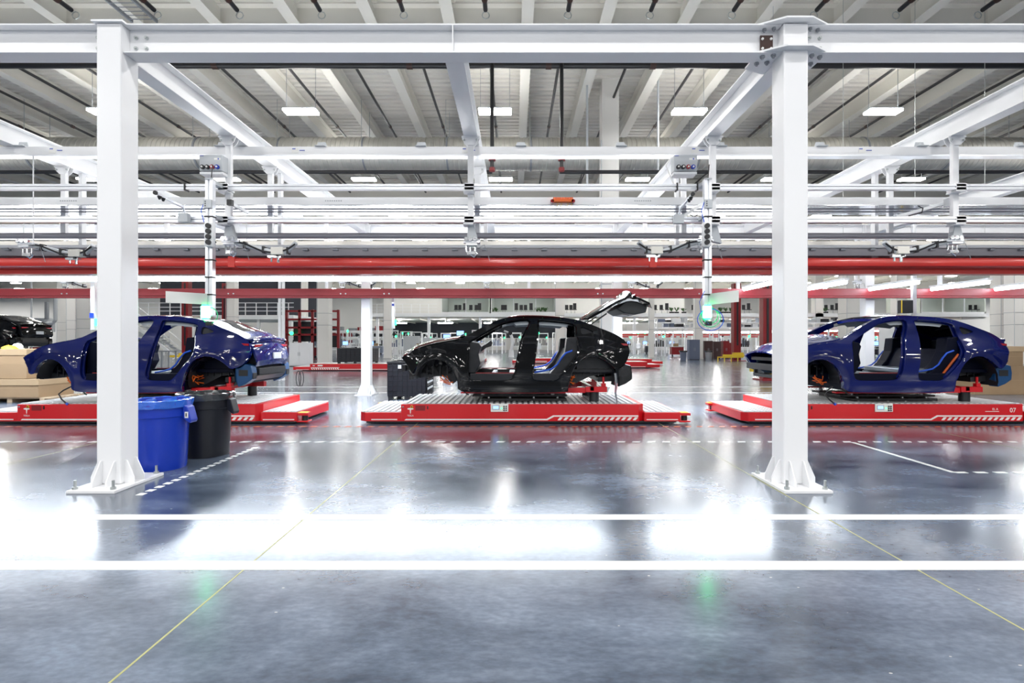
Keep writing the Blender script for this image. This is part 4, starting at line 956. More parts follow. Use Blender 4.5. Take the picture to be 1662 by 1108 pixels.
    rows_ += [(U(a), Zp(b_), c, .03) for a, b_, c in tail]
    ny = 16; vs = []
    for (x, z, h_, cr2) in rows_:
        for j in range(ny + 1):
            s_ = -1 + 2 * j / ny; vs.append((x + (.10 if x > U(1015) else 0) * (1 - s_ * s_) * .6, CYC + s_ * h_, z + cr2 * (1 - s_ * s_)))
    fs = [(i * (ny + 1) + j, (i + 1) * (ny + 1) + j, (i + 1) * (ny + 1) + j + 1, i * (ny + 1) + j + 1) for i in range(len(rows_) - 1) for j in range(ny)]
    v2, f2 = shell(vs, fs, .05, (-.5, 0, -.8))
    q = MB().add(v2, f2)
    me_o = q.make('tailgate', 'paintk', t, **A)
    # move origin to the hinge
    me_o.data.transform(Matrix.Translation(-(Vector((hx, CYC, hz)) - wl(t)))); me_o.location = Vector((hx, CYC, hz)) - wl(t)
    gl = [v for v in vs[2:]]
    gv = []; gi = 11
    for i in range(1, gi + 1):
        x, z, h_, cr2 = rows_[i]
        for j in range(ny + 1):
            s_ = (-1 + 2 * j / ny) * .88; gv.append((x, CYC + s_ * h_, z + cr2 * (1 - s_ * s_) + .006))
    MB().add(*shell(gv, [(i * (ny + 1) + j, (i + 1) * (ny + 1) + j, (i + 1) * (ny + 1) + j + 1, i * (ny + 1) + j + 1) for i in range(gi - 1) for j in range(ny)], .075)).make('rear_window', 'glass', me_o, **A)
    MB().box(U(1031.5) + .055, U(1034) + .055, CYC - .16, CYC + .16, Zp(584), Zp(573)).make('plate_recess', 'lgrey', me_o, bevel=.004)
    MB().prism([(U(a), Zp(b_)) for a, b_ in ((992, 551), (1012, 556), (1018, 562), (1024, 572), (1027, 590), (1018, 594), (1004, 582), (994, 566))], 'y', CYC - .56, CYC + .56).make('inner_lining', 'liner', me_o, bevel=.02)
    MB().prism([(U(1001), Zp(577)), (U(996), Zp(568)), (U(995), Zp(568)), (U(1000), Zp(577.5))], 'y', CYC - .3, CYC + .3).make('lining_recess', 'black', me_o)
    q = MB()
    for sg in (1, -1):
        q.box(U(1027), U(1029), min(CYC - sg * .40, CYC - sg * .66), max(CYC - sg * .40, CYC - sg * .66), Zp(563), Zp(559))
    q.make('tailgate_lamps', 'lens', me_o)
    return t, me_o
car, gate = make_car()
car['label'] = 'black unfinished car body with raised tailgate, on the centre carrier'; car['group'] = 'unfinished car bodies'
PAINT = {'black_car_paint': 'paintb'}
def recolour(o, only=None):
    for s_ in o.material_slots:
        if s_.material and s_.material.name == 'black_car_paint': s_.link = 'OBJECT'; s_.material = M['primer' if o.name.startswith('bumper_side') else 'paintb']
        elif s_.material and o.name.startswith('inner_apron'): s_.link = 'OBJECT'; s_.material = M['apron']
        elif s_.material and s_.material.name == 'dark_inner_panel': s_.link = 'OBJECT'; s_.material = M['innerb']
    for c in o.children: recolour(c)
c1 = copy_tree(car); c1.location.x -= DX; recolour(c1); c1['label'] = 'deep blue unfinished car body behind the left column and bins, tailgate closed'
c3 = copy_tree(car); c3.location.x += DX; recolour(c3); c3['label'] = 'deep blue unfinished car body behind the right column, hood closed'
gate.rotation_euler = (0, -math.radians(52), 0); gate.location.x += .09; gate.location.z += .04
cb = copy_tree(car); cb.location = (-21.5, 21.0, 1.15); cb['label'] = 'distant black car body above the cardboard boxes at the left edge'
for c in cb.children:
    if c.name.startswith('tailgate'): c.rotation_euler = (0, 0, 0)
# black car has no hood outer skin difference; supports for raised gate
MB().tube([(U(958), CYC - .60, Zp(529)), (U(990), CYC - .60, Zp(507))], .014, 8).tube([(U(958), CYC + .60, Zp(529)), (U(990), CYC + .60, Zp(507))], .014, 8).make('gas_strut', 'black', car, smooth=True)
q = MB(); pts = [(U(1000), CYC - .86, Zp(606)), (U(1001), CYC - .88, Zp(622)), (U(1000), CYC - .89, Zp(640)), (U(1002), CYC - .9, Zp(656))]
for i in range(3):
    a, b_ = Vector(pts[i]), Vector(pts[i + 1]); q.cyl(a, b_, .035 - .008 * i, 6, r2=.03 - .009 * i)
q.make('hanging_plastic_film', 'chrome', car, smooth=True)
# things only on the blue cars
for c_, s_ in ((c1, -DX), (c3, DX)):
    MB().tube([(U(732) + s_, CYC - .80, Zp(628)), (U(722) + s_, CYC - .84, Zp(634)), (U(716) + s_, CYC - .86, Zp(640)), (U(722) + s_, CYC - .88, Zp(648)), (U(730) + s_, CYC - .88, Zp(655))], .013, 8).make('hanging_lead', 'black', c_, smooth=True)
    MB().cyl((U(730) + s_, CYC - .88, Zp(655)), (U(733) + s_, CYC - .88, Zp(657)), .022, 8).make('plug', 'harness', c_)
    if s_ > 0:
        MB().tube([(U(896) + s_, CYC - .8, Zp(618)), (U(908) + s_, CYC - .82, Zp(614)), (U(918) + s_, CYC - .80, Zp(602)), (U(928) + s_, CYC - .80, Zp(589)), (U(938) + s_, CYC - .82, Zp(575))], .022, 8).make('orange_cable', 'orange', c_, smooth=True)
        MB().box(U(868) + s_, U(925) + s_, CYC - .7, CYC + .6, Zp(608), Zp(600)).make('bare_seat_floor', 'silver', c_, bevel=.02)
q = MB()
for dx in (0, .06): q.tube([(-4.55 + dx + .05 * math.sin(2 * math.pi * i / 14), 10.9, .72 + .16 * math.cos(2 * math.pi * i / 14)) for i in range(15)], .008, 6)
q.make('hanging_wire_loop', 'black', c1, smooth=True)

# ------------------------------------------------------------------ bins
def bin_(X, Y, r, h, mt, bagm, label, sticker):
    t = root('waste_bin', (X, Y, 0), label, 'bin')
    prof = [(0, .0), (r * .84, 0), (r * .86, .03), (r * .93, h * .68), (r * .95, h * .76), (r * .985, h * .77), (r * .99, h * .93), (r * 1.04, h * .935), (r * 1.04, h * .975), (r, h), (r * .95, h), (r * .93, h * .9), (r * .84, .05), (0, .04)]
    MB().lathe((X, Y, 0), prof, 48).make('barrel', mt, t, smooth=True)
    MB().lathe((X, Y, 0), [(r * .86, h * .6), (r * .93, h * .96), (r * .97, h * 1.012), (r * 1.06, h * 1.0), (r * 1.065, h * .95), (r * 1.055, h * .90)], 72, wob=.006).make('bin_liner', bagm, t, smooth=True)
    for s_ in (-1, 1):
        a = X + s_ * r * .97
        q = MB().prism([(a, h * .93), (a + s_ * .055, h * .90), (a + s_ * .10, h * .70), (a + s_ * .085, h * .66), (a, h * .74)], 'y', Y - .07, Y + .07); q.make('handle', mt, t, bevel=.008)
    if sticker: MB().box(X + r + .02, X + r + .06, Y - .075, Y - .07, h * .74, h * .83).make('sticker', 'paper', t); MB().box(X + r + .033, X + r + .045, Y - .078, Y - .075, h * .76, h * .81).make('sticker_mark', 'dark', t)
bin_(-4.22, 6.17, .315, .81, 'blue', 'bag', 'bright blue round waste bin with blue liner, beside the left column', True)
bin_(-4.10, 6.87, .325, .82, 'blackr', 'bbag', 'black round waste bin with glossy liner, right behind the blue bin', False)
# ------------------------------------------------------------------ crates and boxes
def crate(x0, x1, y0, y1, z0, z1, label, small=False):
    t = root('plastic_crate', ((x0 + x1) / 2, (y0 + y1) / 2, z0), label, 'crate')
    MB().box(x0 + .02, x1 - .02, y0 + .02, y1 - .02, z0 + .08, z1 - .02).make('wall_panels', 'blackr', t)
    q = MB(); n = 7; hh = z1 - z0 - .1
    for i in range(n): z = z0 + .10 + hh * i / n; q.box(x0, x1, y0, y0 + .03, z, z + .022); q.box(x1 - .03, x1, y0, y1, z, z + .022)
    m2 = 8
    for i in range(m2 + 1): x = x0 + (x1 - x0 - .02) * i / m2; q.box(x, x + .02, y0, y0 + .03, z0 + .08, z1)
    for i in range(5): y = y0 + (y1 - y0 - .02) * i / 4; q.box(x1 - .03, x1, y, y + .02, z0 + .08, z1)
    q.make('ribs', 'blackr', t)
    q = MB().box(x0 - .01, x1 + .01, y0 - .01, y0 + .04, z1 - .05, z1).box(x0 - .01, x1 + .01, y1 - .04, y1 + .01, z1 - .05, z1).box(x0 - .01, x0 + .04, y0, y1, z1 - .05, z1).box(x1 - .04, x1 + .01, y0, y1, z1 - .05, z1)
    q.make('top_rim', 'black', t, bevel=.006)
    MB().box(x0 + .04, x1 - .04, y0 + .04, y1 - .04, z1 - .04, z1 - .02).make('lid', 'blackr', t)
    for x in (x0 + .02, (x0 + x1) / 2 - .06, x1 - .14):
        for y in (y0 + .01, y1 - .13): MB().box(x, x + .12, y, y + .12, z0, z0 + .08).make('foot', 'black', t)
    if not small:
        q = MB()
        for i in range(4): z = z0 + .25 + i * .16; q.box(x1 - .005, x1 + .008, y0 + .15, y1 - .15, z, z + .05)
        q.make('side_slots', 'lgrey', t); MB().box(x0 + .28, x0 + .36, y0 - .012, y0, z1 - .18, z1 - .09).make('label_card', 'lgrey', t)
crate(-3.27, -2.26, 13.3, 14.45, 0, .985, 'large black ribbed plastic crate on the floor behind the black car nose')
crate(-9.05, -7.25, 26.4, 27.6, .372, 1.16, 'dark grey container standing on the far left red carrier', True)
crate(3.25 - .45, 4.4 - .45, 31, 32.1, 0, .95 - .1, 'dark crate seen through the rear door of the black car body', True)
def carton(x0, x1, y0, y1, z0, z1, label, flap=True):
    t = root('cardboard_box', ((x0 + x1) / 2, (y0 + y1) / 2, z0), label, 'box')
    MB().box(x0, x1, y0, y1, z0, z1).make('carton', 'card', t, bevel=.006)
    if flap: MB().box(x0 - .015, x1 + .015, y0 - .015, y1 + .015, z1 - .14, z1 + .012).make('lid', 'cardd', t, bevel=.004)
    MB().box(x0 + .02, x1 - .02, y0 - .003, y0, (z0 + z1) / 2, (z0 + z1) / 2 + .006).make('crease', 'cardd', t)
t = root('wooden_pallet', (-12.3, 13.1, 0), 'low wooden pallet under the cardboard boxes at the left edge', 'pallet')
for i in range(5): MB().box(-13.3, -11.4, 12.75 + i * .2, 12.9 + i * .2, .09, .12).make('board', 'wood', t)
for x in (-13.2, -12.5, -11.7): MB().box(x, x + .12, 12.75, 13.7, 0, .09).make('runner', 'wood', t)
carton(-13.3, -11.70, 12.72, 13.75, .12, .56, 'lower cardboard box on the pallet at the left edge')
carton(-13.35, -12.02, 12.75, 13.75, .58, 1.30, 'upper lidded cardboard box stacked at the left edge')
carton(-11.45, -10.75, 14.6, 15.3, 0, .75, 'cardboard box behind the front wheel arch of the left blue car')
carton(13.0, 14.45, 14.6, 15.6, 0, .80, 'lower cardboard box behind the tail of the right blue car', False)
carton(13.15, 14.4, 14.65, 15.55, .80, 1.35, 'upper cardboard box behind the tail of the right blue car')
t = root('hi_vis_vest', (-12.5, 12.9, 1.31), 'crumpled yellow and orange vest lying on the upper cardboard box', 'vest')
q = MB(); q.lathe((-12.62, 12.95, 1.312), [(.16, 0), (.15, .03), (.09, .07), (.0, .09)], 14, wob=.015); q.make('yellow_cloth', 'yellow', t, smooth=True)
tag(MB().lathe((-12.72, 13.25, 1.312), [(.13, 0), (.14, .02), (.11, .02), (.105, .08), (.07, .13), (0, .15)], 18).make('hard_hat', 'paper', smooth=True, origin=(-12.72, 13.25, 1.312)), 'white hard hat on the upper cardboard box at the left edge', 'helmet')

# ------------------------------------------------------------------ distant hall furniture
def cabinet(px0, px1, py0, Y, mt, label, door=True, dp=.6):
    x0, x1 = (px0 - CX) / F * Y, (px1 - CX) / F * Y; zt = w(0, py0, Y).z
    t = root('metal_cabinet', ((x0 + x1) / 2, Y + dp / 2, 0), label, 'cabinet')
    MB().box(x0, x1, Y, Y + dp, .04, zt).make('case', mt, t, bevel=.01)
    MB().box(x0 + .03, x1 - .03, Y + .03, Y + dp - .03, 0, .04).make('plinth', 'black', t)
    xm = (x0 + x1) / 2
    for a, c in ((x0 + .03, xm - .01), (xm + .01, x1 - .03)):
        d_ = MB().box(a, c, Y - .015, Y, .1, zt - .05).make('door', mt, t); MB().box(c - .05 if a < xm - .1 else a + .02, c - .03 if a < xm - .1 else a + .04, Y - .03, Y - .015, zt * .45, zt * .6).make('handle', 'grey', d_)
cabinet(469, 502, 556, 31, 'white', 'white equipment cabinet between the left blue car and the far red carrier')
cabinet(1119, 1136, 551, 42, 'slate', 'slate grey upright cabinet right of the raised tailgate')
cabinet(1143, 1157, 553, 44, 'brown', 'dark brown cabinet right of the slate grey one')
cabinet(1158, 1170, 554, 45, 'brown', 'second dark brown cabinet, left of the red tool carts')
cabinet(1174, 1184, 553, 45, 'maroon', 'dark red tool cart left of the red lift column')
cabinet(1184, 1191, 556, 46, 'maroon', 'narrow dark red tool cart beside the red lift column')
cabinet(686, 712, 548, 52, 'lgrey', 'light grey control cabinet above the black car nose')
cabinet(655, 680, 545, 50, 'lgrey', 'light grey control cabinet left of the screens')
cabinet(725, 741, 547, 58, 'white', 'white control cabinet behind the hood of the black car')
cabinet(1450, 1490, 530, 30, 'white', 'white framed table seen through the front door of the right blue car', dp=1.2)
for (px_, Y, mt, lb) in ((1109, 41, 'slate', 'grey waste bin left of the slate cabinet'), (1150, 41, 'grey', 'grey waste bin in front of the brown cabinet'), (676 + 1, 36, 'black', 'black waste bin behind the grey far column')):
    x = (px_ - CX) / F * Y; t = root('waste_bin', (x, Y, 0), lb, 'bin')
    MB().lathe((x, Y, 0), [(0, 0), (.22, 0), (.27, .70), (.31, .70), (.31, .76), (.26, .76), (.2, .1)], 18).make('barrel', mt, t, smooth=True)
    MB().lathe((x, Y, 0), [(.24, .72), (.32, .775), (.325, .66)], 18, wob=.01).make('bin_liner', 'bbag', t)
# red two post lift
def lift(px_, Y, wd, label, top=6.0):
    x = (px_ - CX) / F * Y
    t = root('lift_column', (x, Y, 0), label, 'lift column')
    MB().box(x - wd / 2, x + wd / 2, Y, Y + wd, 0, top).make('mast', 'maroon', t, bevel=.01)
    MB().box(x - wd * .12, x + wd * .12, Y - .02, Y, 1.2, top - .2).make('slot', 'dark', t)
    MB().box(x - wd, x + wd, Y - .3, Y + wd + .2, 0, .05).make('foot_plate', 'maroon', t)
    MB().box(x - wd * 2.2, x + wd * 1.6, Y - .3, Y - .1, .35, .5).box(x - wd * .7, x + wd * .7, Y - .2, Y + .1, .25, .65).make('lift_arm', 'yellow', t)
lift(1197, 40, .55, 'red lift column with yellow arms right of the brown cabinets')
lift(1246, 20, .34, 'dark red post squeezed left of the front right column', 4.6)
lift(300, 38, .48, 'red lift mast behind the rear door gap of the left blue car')
lift(364, 40, .40, 'second red lift mast right of the left green beacon')
# mezzanine
YM = 60
t = root('mezzanine', (12, YM, 4.3), 'white upper floor platform with glass offices across the back of the hall', 'platform')
MB().box(-17, 55, YM, YM + 14, 4.36, 4.78).make('slab', 'white', t)
MB().box(-17, 55, YM + .4, YM + 14, 4.18, 4.36).make('soffit', 'cream', t)
for x in range(-16, 55, 6): MB().box(x - .15, x + .15, YM + .3, YM + .6, 0, 4.36).make('post', 'white', t)
for x in range(-17, 55, 3): MB().ibeam('y', YM + .2, YM + 13, x, 4.02, 4.36, .2).make('floor_beam', 'cream', t)
q = MB()
for x in range(-17, -9): q.box(x * 1.0, x + .06, YM, YM + .06, 4.78, 5.85)
for z in (5.1, 5.45, 5.82): q.box(-17, -9, YM, YM + .05, z, z + .05)
q.make('guard_rail', 'white', t)
for i in range(12):
    x = -14 + i * 5.6
    t2 = root('bay_lamp', (x, YM + 3, 3.7), f'bright lamp under the upper floor, {ORD[i]} from the left', 'light', 'lamps under the upper floor')
    MB().box(x - .9, x + .9, YM + 2.7, YM + 3.0, 3.70, 3.78).make('diffuser', 'lamp2', t2); MB().box(x - .02, x + .02, YM + 2.8, YM + 2.84, 3.78, 4.1).make('hanger', 'white', t2)
tag(MB().box(-17, 24, 73, 73.3, 4.8, ZD).make('partition_wall', 'wall', origin=(3, 73, 4.8)), 'white partition wall above and behind the glass offices', 'wall')
# offices
def office(px0, px1, label):
    x0, x1 = (px0 - CX) / F * (YM + .5), (px1 - CX) / F * (YM + .5)
    o = root('glass_office', ((x0 + x1) / 2, YM + 2, 4.78), label, 'office')
    MB().box(x0, x1, YM + 6, YM + 6.2, 4.78, 7.6).make('rear_partition', 'bwall', o)
    split(MB().box(x0, x0 + .15, YM + .5, YM + 6, 4.78, 7.6).box(x1 - .15, x1, YM + .5, YM + 6, 4.78, 7.6), 'side_partition', 'bwall', o)
    MB().box(x0, x1, YM + .5, YM + .58, 4.78, 4.95).box(x0, x1, YM + .5, YM + .58, 7.5, 7.6).make('window_frame', 'white', o)
    MB().box(x0, x1, YM + .4, YM + 6.2, 7.6, 7.75).make('office_ceiling', 'white', o)
    n = max(2, int((x1 - x0) / 2.5))
    for i in range(n): a = x0 + (x1 - x0) * i / n; MB().box(a, a + .07, YM + .48, YM + .6, 4.78, 7.6).make('mullion', 'white', o)
    MB().box(x0 + (x1 - x0) * .3, x0 + (x1 - x0) * .6, YM + 3.0, YM + 3.3, 7.3, 7.36).make('office_fill_light', 'fled', o)  # fill light added to brighten the offices at the back
office(716, 795, 'glass office on the upper floor with dark chairs, above the black car hood')
office(797, 905, 'glass office with plants on the upper floor, above the black car roof')
office(1495, 1600, 'frosted glass office on the upper floor above the right blue car')
ci = 0
chs = [740, 746, 754, 764, 773, 778, 816, 820, 838, 846, 853, 862, 920, 927, 933, 1064, 1074, 1083, 1126, 1208, 1216, 1342, 1352, 1360, 1577, 1586]
for px_ in chs:
    Y = YM + 1.3; x = (px_ - CX) / F * Y
    c = root('office_chair', (x, Y, 4.78), f'dark office chair on the upper floor, {ORD[ci]} from the left', 'chair', 'upper floor chairs'); ci += 1
    MB().box(x - .22, x + .22, Y - .2, Y + .2, 5.22, 5.30).make('seat', 'black', c, bevel=.02); MB().box(x - .2, x + .2, Y + .16, Y + .22, 5.3, 5.85 + .2 * (ci % 3 == 0)).make('backrest', 'black', c, bevel=.02)
    MB().cyl((x, Y, 4.85), (x, Y, 5.22), .03, 8).make('pole', 'grey', c); MB().box(x - .25, x + .25, Y - .03, Y + .03, 4.8, 4.85).box(x - .03, x + .03, Y - .25, Y + .25, 4.8, 4.85).make('foot', 'black', c)
pi_ = 0
for px_ in (800, 806, 872, 878, 885, 1090, 1098, 1110, 1170, 1178, 1186, 1192, 1340, 1366, 1408):
    Y = YM + .9; x = (px_ - CX) / F * Y
    c = root('potted_plant', (x, Y, 4.78), f'small green plant on the upper floor edge, {ORD[pi_]} from the left', 'plant', 'upper floor plants'); pi_ += 1
    MB().box(x - .25, x + .25, Y - .12, Y + .12, 4.78, 5.0).make('pot', 'black', c)
    q = MB(); rr = random.Random(px_)
    for i in range(14):
        a = rr.uniform(0, 6.28); r = rr.uniform(.1, .4); hh = rr.uniform(.2, .5)
        q.add([(x, Y, 5.0), (x + r * math.cos(a) - .05, Y + .4 * r * math.sin(a), 5.0 + hh), (x + r * math.cos(a) + .07, Y + .4 * r * math.sin(a), 5.05 + hh)], [(0, 1, 2)])
    q.make('leaves', 'leaf', c)
# left gallery with rail and stair
t = root('gallery', (-28, 48, 4), 'white gallery platform with railing behind the left blue car', 'platform')
MB().box(-38, -20.5, 48, 56, 3.55, 3.95).make('slab', 'white', t)
q = MB()
for i in range(18): q.box(-38 + i, -37.94 + i, 48, 48.06, 3.95, 5.1)
for z in (4.3, 4.65, 5.05): q.box(-38, -20.5, 48, 48.06, z, z + .06)
q.make('guard_rail', 'white', t)
for x in (-37, -30, -24, -21): MB().box(x, x + .25, 48.2, 48.45, 0, 3.55).make('post', 'white', t)
MB().box(-38, -20.5, 55.5, 56, 3.95, 8).make('rear_panel', 'darkw', t)
t = root('steel_stair', (-31, 46, 0), 'white steel staircase rising behind the left column', 'stair')
for i in range(16): MB().box(-34 + i * .3, -33.72 + i * .3, 45, 46.2, 3.7 - i * .23, 3.74 - i * .23).make('tread', 'lgrey', t)
for y in (44.95, 46.2):
    MB().prism([(-34.2, 3.9), (-34.0, 3.9), (-29.2, .1), (-29.4, .0), (-34.2, 3.6)], 'y', y, y + .06).make('stringer', 'white', t); MB().tube([(-34.0, y, 4.9), (-29.2, y, 1.1)], .04, 6).make('handrail', 'white', t)
# far line: bright light line, red beam, racks
for i, (Y, x0, x1) in enumerate(((60.15, 12, 52), (46, 22.9, 40))):
    t = root('linear_light', ((x0 + x1) / 2, Y, 2.55), 'distant bright light line below the upper floor' + (' on the right' if i else ', right of the raised tailgate'), 'light')
    MB().box(x0, x1, Y, Y + .3, 2.50 if i == 0 else 2.42, 2.68 if i == 0 else 2.5).make('diffuser', 'fled', t)
    MB().box(x0, x1, Y, Y + .35, 2.68 if i == 0 else 2.5, 2.8).make('housing', 'white', t)
    for x in range(int(x0) + 1, int(x1), 6): MB().cyl((x, Y + .2, 2.8), (x, Y + .2, ZD if i else 4.36), .02, 5).make('hanger_wire', 'bolt', t)
    t = root('red_beam', ((x0 + x1) / 2, Y, 2.2), 'distant red beam below the far light line' + (' on the right' if i else ', right of the raised tailgate'), 'beam')
    MB().box(x0, x1, Y - .2, Y, 2.18, 2.36).make('beam', 'redbeam', t)
    q = MB(); rr = random.Random(i)
    x = x0
    while x < x1: q.box(x, x + rr.uniform(.3, 1.4), Y - .15, Y, 1.98, 2.12); x += rr.uniform(1.2, 2.6)
    q.make('red_tool_hangers', 'redbeam', t)
# storage racks on far line
def rack(x0, x1, Y, zs, label, seed, fill=('lgrey', 'blackr', 'white', 'slate')):
    rr = random.Random(seed); t = root('storage_rack', ((x0 + x1) / 2, Y, 0), label, 'rack')
    n = max(1, int((x1 - x0) / 3))
    for i in range(n + 1): x = x0 + (x1 - x0) * i / n; MB().box(x - .05, x + .05, Y, Y + .1, 0, zs[-1] + .5).box(x - .05, x + .05, Y + .9, Y + 1, 0, zs[-1] + .5).make('upright', 'white', t)
    for z in zs: MB().box(x0, x1, Y, Y + 1, z, z + .12).make('shelf', 'white', t)
    for z in zs:
        x = x0 + .1
        while x < x1 - .9:
            wd = rr.uniform(.35, 1.0)
            if rr.random() < .78:
                tag(MB().box(x, x + wd, Y + .1, Y + .9, z + .12, z + .12 + rr.uniform(.25, .6)).make('parts_box', rr.choice(fill), t, bevel=.01))
            x += wd + rr.uniform(.03, .3)
rack(16, 28.5, 58, (3.0, 3.55), 'white parts racks above the far light line, right of the tailgate', 1)
rack(29.5, 43, 58, (3.0, 3.55), 'white parts racks above the far light line, behind the right blue car', 2)
rack(-24, -16, 67, (.4, 1.2, 2.0, 2.8), 'machine shelving behind the far left red carrier', 5, ('lgrey', 'blackr', 'maroon', 'grey'))
rack(-46, -38, 56, (.4, 1.1, 1.9), 'open shelving with cartons at the far left below the white wall', 6, ('card', 'lgrey', 'wood', 'slate'))
tag(MB().box(-18, 6, 73.5, 73.8, 2.0, 4.2).make('shade_panel', 'darkw', origin=(-6, 73.6, 0)), 'long dark panel added for the shade under the upper floor, behind the black car', 'panel')  # dark panel added to stand in for shade under the upper floor
t = root('machine_frame', (-24, 40, 0), 'dark red machine framework right of the tail of the left blue car', 'machine')
rr = random.Random(3)
for i in range(5): MB().box(-19.5 + i * 1.1, -19.3 + i * 1.1, 44, 44.2, 0, 4.2).make('upright', 'maroon', t)
for z in (2.0, 2.6, 3.3, 4.0): MB().box(-19.5, -15, 44, 44.2, z, z + .16).make('rail', 'maroon', t)
MB().box(-19, -17, 44.5, 45.5, 1.5, 3.2).box(-16.8, -15.2, 44.5, 45.4, 1.0, 2.2).make('machine_body', 'blackr', t)
MB().cyl((-18.9, 43.9, 2.2), (-18.9, 43.85, 2.2), .16, 12).make('green_signal', 'greens', t)
# ladder-like machine frames (white) and stations, individually
kinds = []
def station(px_, Y, k, lb, seed):
    rr = random.Random(seed); x = (px_ - CX) / F * Y
    if k == 'robot':
        t = root('handling_arm', (x, Y, 0), lb, 'machine')
        MB().cyl((x, Y, 0), (x, Y, .7), .28, 12, r2=.22).make('base', 'white', t, smooth=True)
        MB().tube([(x, Y, .7), (x + .2, Y, 1.5), (x - .1, Y, 2.3)], .14, 8).make('lower_arm', 'white', t, smooth=True)
        MB().tube([(x - .1, Y, 2.3), (x + .7 * rr.choice((-1, 1)), Y, 2.5)], .10, 8).make('upper_arm', 'lgrey', t, smooth=True)
        MB().cyl((x - .1, Y - .16, 2.3), (x - .1, Y + .16, 2.3), .2, 12).make('elbow_joint', 'blackr', t)
    elif k == 'rackup':
        t = root('machine_frame', (x, Y, 0), lb, 'machine')
        for dx in (-.6, .6): MB().box(x + dx - .05, x + dx + .05, Y, Y + .1, 0, 2.6).make('upright', 'white', t)
        MB().box(x - .6, x + .6, Y, Y + .1, 2.5, 2.6).box(x - .6, x + .6, Y, Y + .6, .9, .97).make('crossbar', 'white', t)
        q = MB()
        for i in range(5): a = x - .5 + i * .22; q.box(a, a + .10, Y + .1, Y + .3, .97, .97 + rr.uniform(.2, .9))
        q.make('fixtures', rr.choice(('lgrey', 'blackr', 'slate')), t); MB().box(x + .35, x + .5, Y - .05, Y, 1.9, 2.1).make('signal_lamp', 'greens' if seed % 3 == 0 else 'lgrey', t)
    elif k == 'desk':
        t = root('workstation', (x, Y, 0), lb, 'workstation')
        MB().box(x - .8, x + .8, Y, Y + .7, .86, .92).make('worktop', 'lgrey', t)
        for dx in (-.75, .7): MB().box(x + dx, x + dx + .05, Y, Y + .6, 0, .86).make('leg', 'white', t)
        MB().box(x - .3, x + .25, Y + .3, Y + .34, 1.15, 1.55).make('monitor', 'black', t); MB().box(x - .27, x + .22, Y + .295, Y + .30, 1.18, 1.52).make('screen', 'screen', t)
        MB().cyl((x, Y + .35, .92), (x, Y + .35, 1.2), .03, 6).make('stand', 'grey', t)
        MB().box(x + .3, x + .7, Y + .1, Y + .5, .3, .8).make('drawer_unit', rr.choice(('slate', 'maroon', 'white')), t)
    elif k == 'tower':
        t = root('signal_tower', (x, Y, 0), lb, 'signal post')
        MB().box(x - .06, x + .06, Y, Y + .12, 0, 2.4).make('pole', 'white', t); MB().box(x - .3, x + .3, Y - .1, Y + .2, .6, 1.3).make('box', rr.choice(('lgrey', 'white')), t, bevel=.01)
        MB().cyl((x, Y, 2.4), (x, Y, 2.62), .08, 10).make('lamp', 'greens', t)
    elif k == 'bench':
        t = root('parts_cart', (x, Y, 0), lb, 'cart'); c = rr.choice(('slate', 'maroon', 'blackr', 'blue'))
        MB().box(x - .6, x + .6, Y, Y + .7, .2, .95).make('bin_body', c, t, bevel=.01); MB().box(x - .65, x + .65, Y - .03, Y + .73, .95, 1.0).make('rim', 'lgrey', t)
        for dx in (-.5, .5): MB().cyl((x + dx, Y + .1, .1), (x + dx, Y + .16, .1), .1, 10).make('caster', 'black', t)
        MB().box(x - .3, x + .1, Y + .1, Y + .5, 1.0, 1.3).make('tote', rr.choice(('white', 'lgrey', 'card')), t)
KN = dict(robot='white jointed handling arm', rackup='white machine frame with fixtures', desk='grey workstation with glowing monitor', tower='white signal post with green lamp', bench='wheeled parts cart')
allst = []
rr = random.Random(11)
for Y, a, b_, stp in ((50, 395, 850, 24), (64, 500, 1100, 14), (68, 480, 1100, 15), (57, 480, 700, 16), (66, 1050, 1662, 13), (61, 1060, 1662, 17), (72, 380, 1662, 22), (52, 1066, 1662, 18), (47, 400, 660, 40), (52, 30, 160, 26), (44, 1330, 1600, 48), (60, 240, 300, 20)):
    px_ = a
    while px_ < b_:
        k = rr.choice(('robot', 'rackup', 'desk', 'tower', 'bench', 'rackup', 'rackup')); allst.append((px_ + rr.uniform(-4, 4), Y + rr.uniform(-1.5, 1.5), k)); px_ += stp
keep = []
for a in sorted(allst):
    x = (a[0] - CX) / F * a[1]
    if 59.3 < a[1] < 61: continue
    if any(abs(x - c[0]) < 1.5 and abs(a[1] - c[1]) < 1.6 for c in COLX): continue
    if any(abs(x - k_[3]) < 1.7 and abs(a[1] - k_[1]) < 1.2 for k_ in keep): continue
    keep.append((*a, x))
allst = [k_[:3] for k_ in keep]
cnt = {}
for i, (px_, Y, k) in enumerate(allst):
    cnt[k] = cnt.get(k, 0) + 1
    station(px_, Y, k, f'distant {KN[k]}, {ORD[cnt[k]-1]} from the left at the back', i)
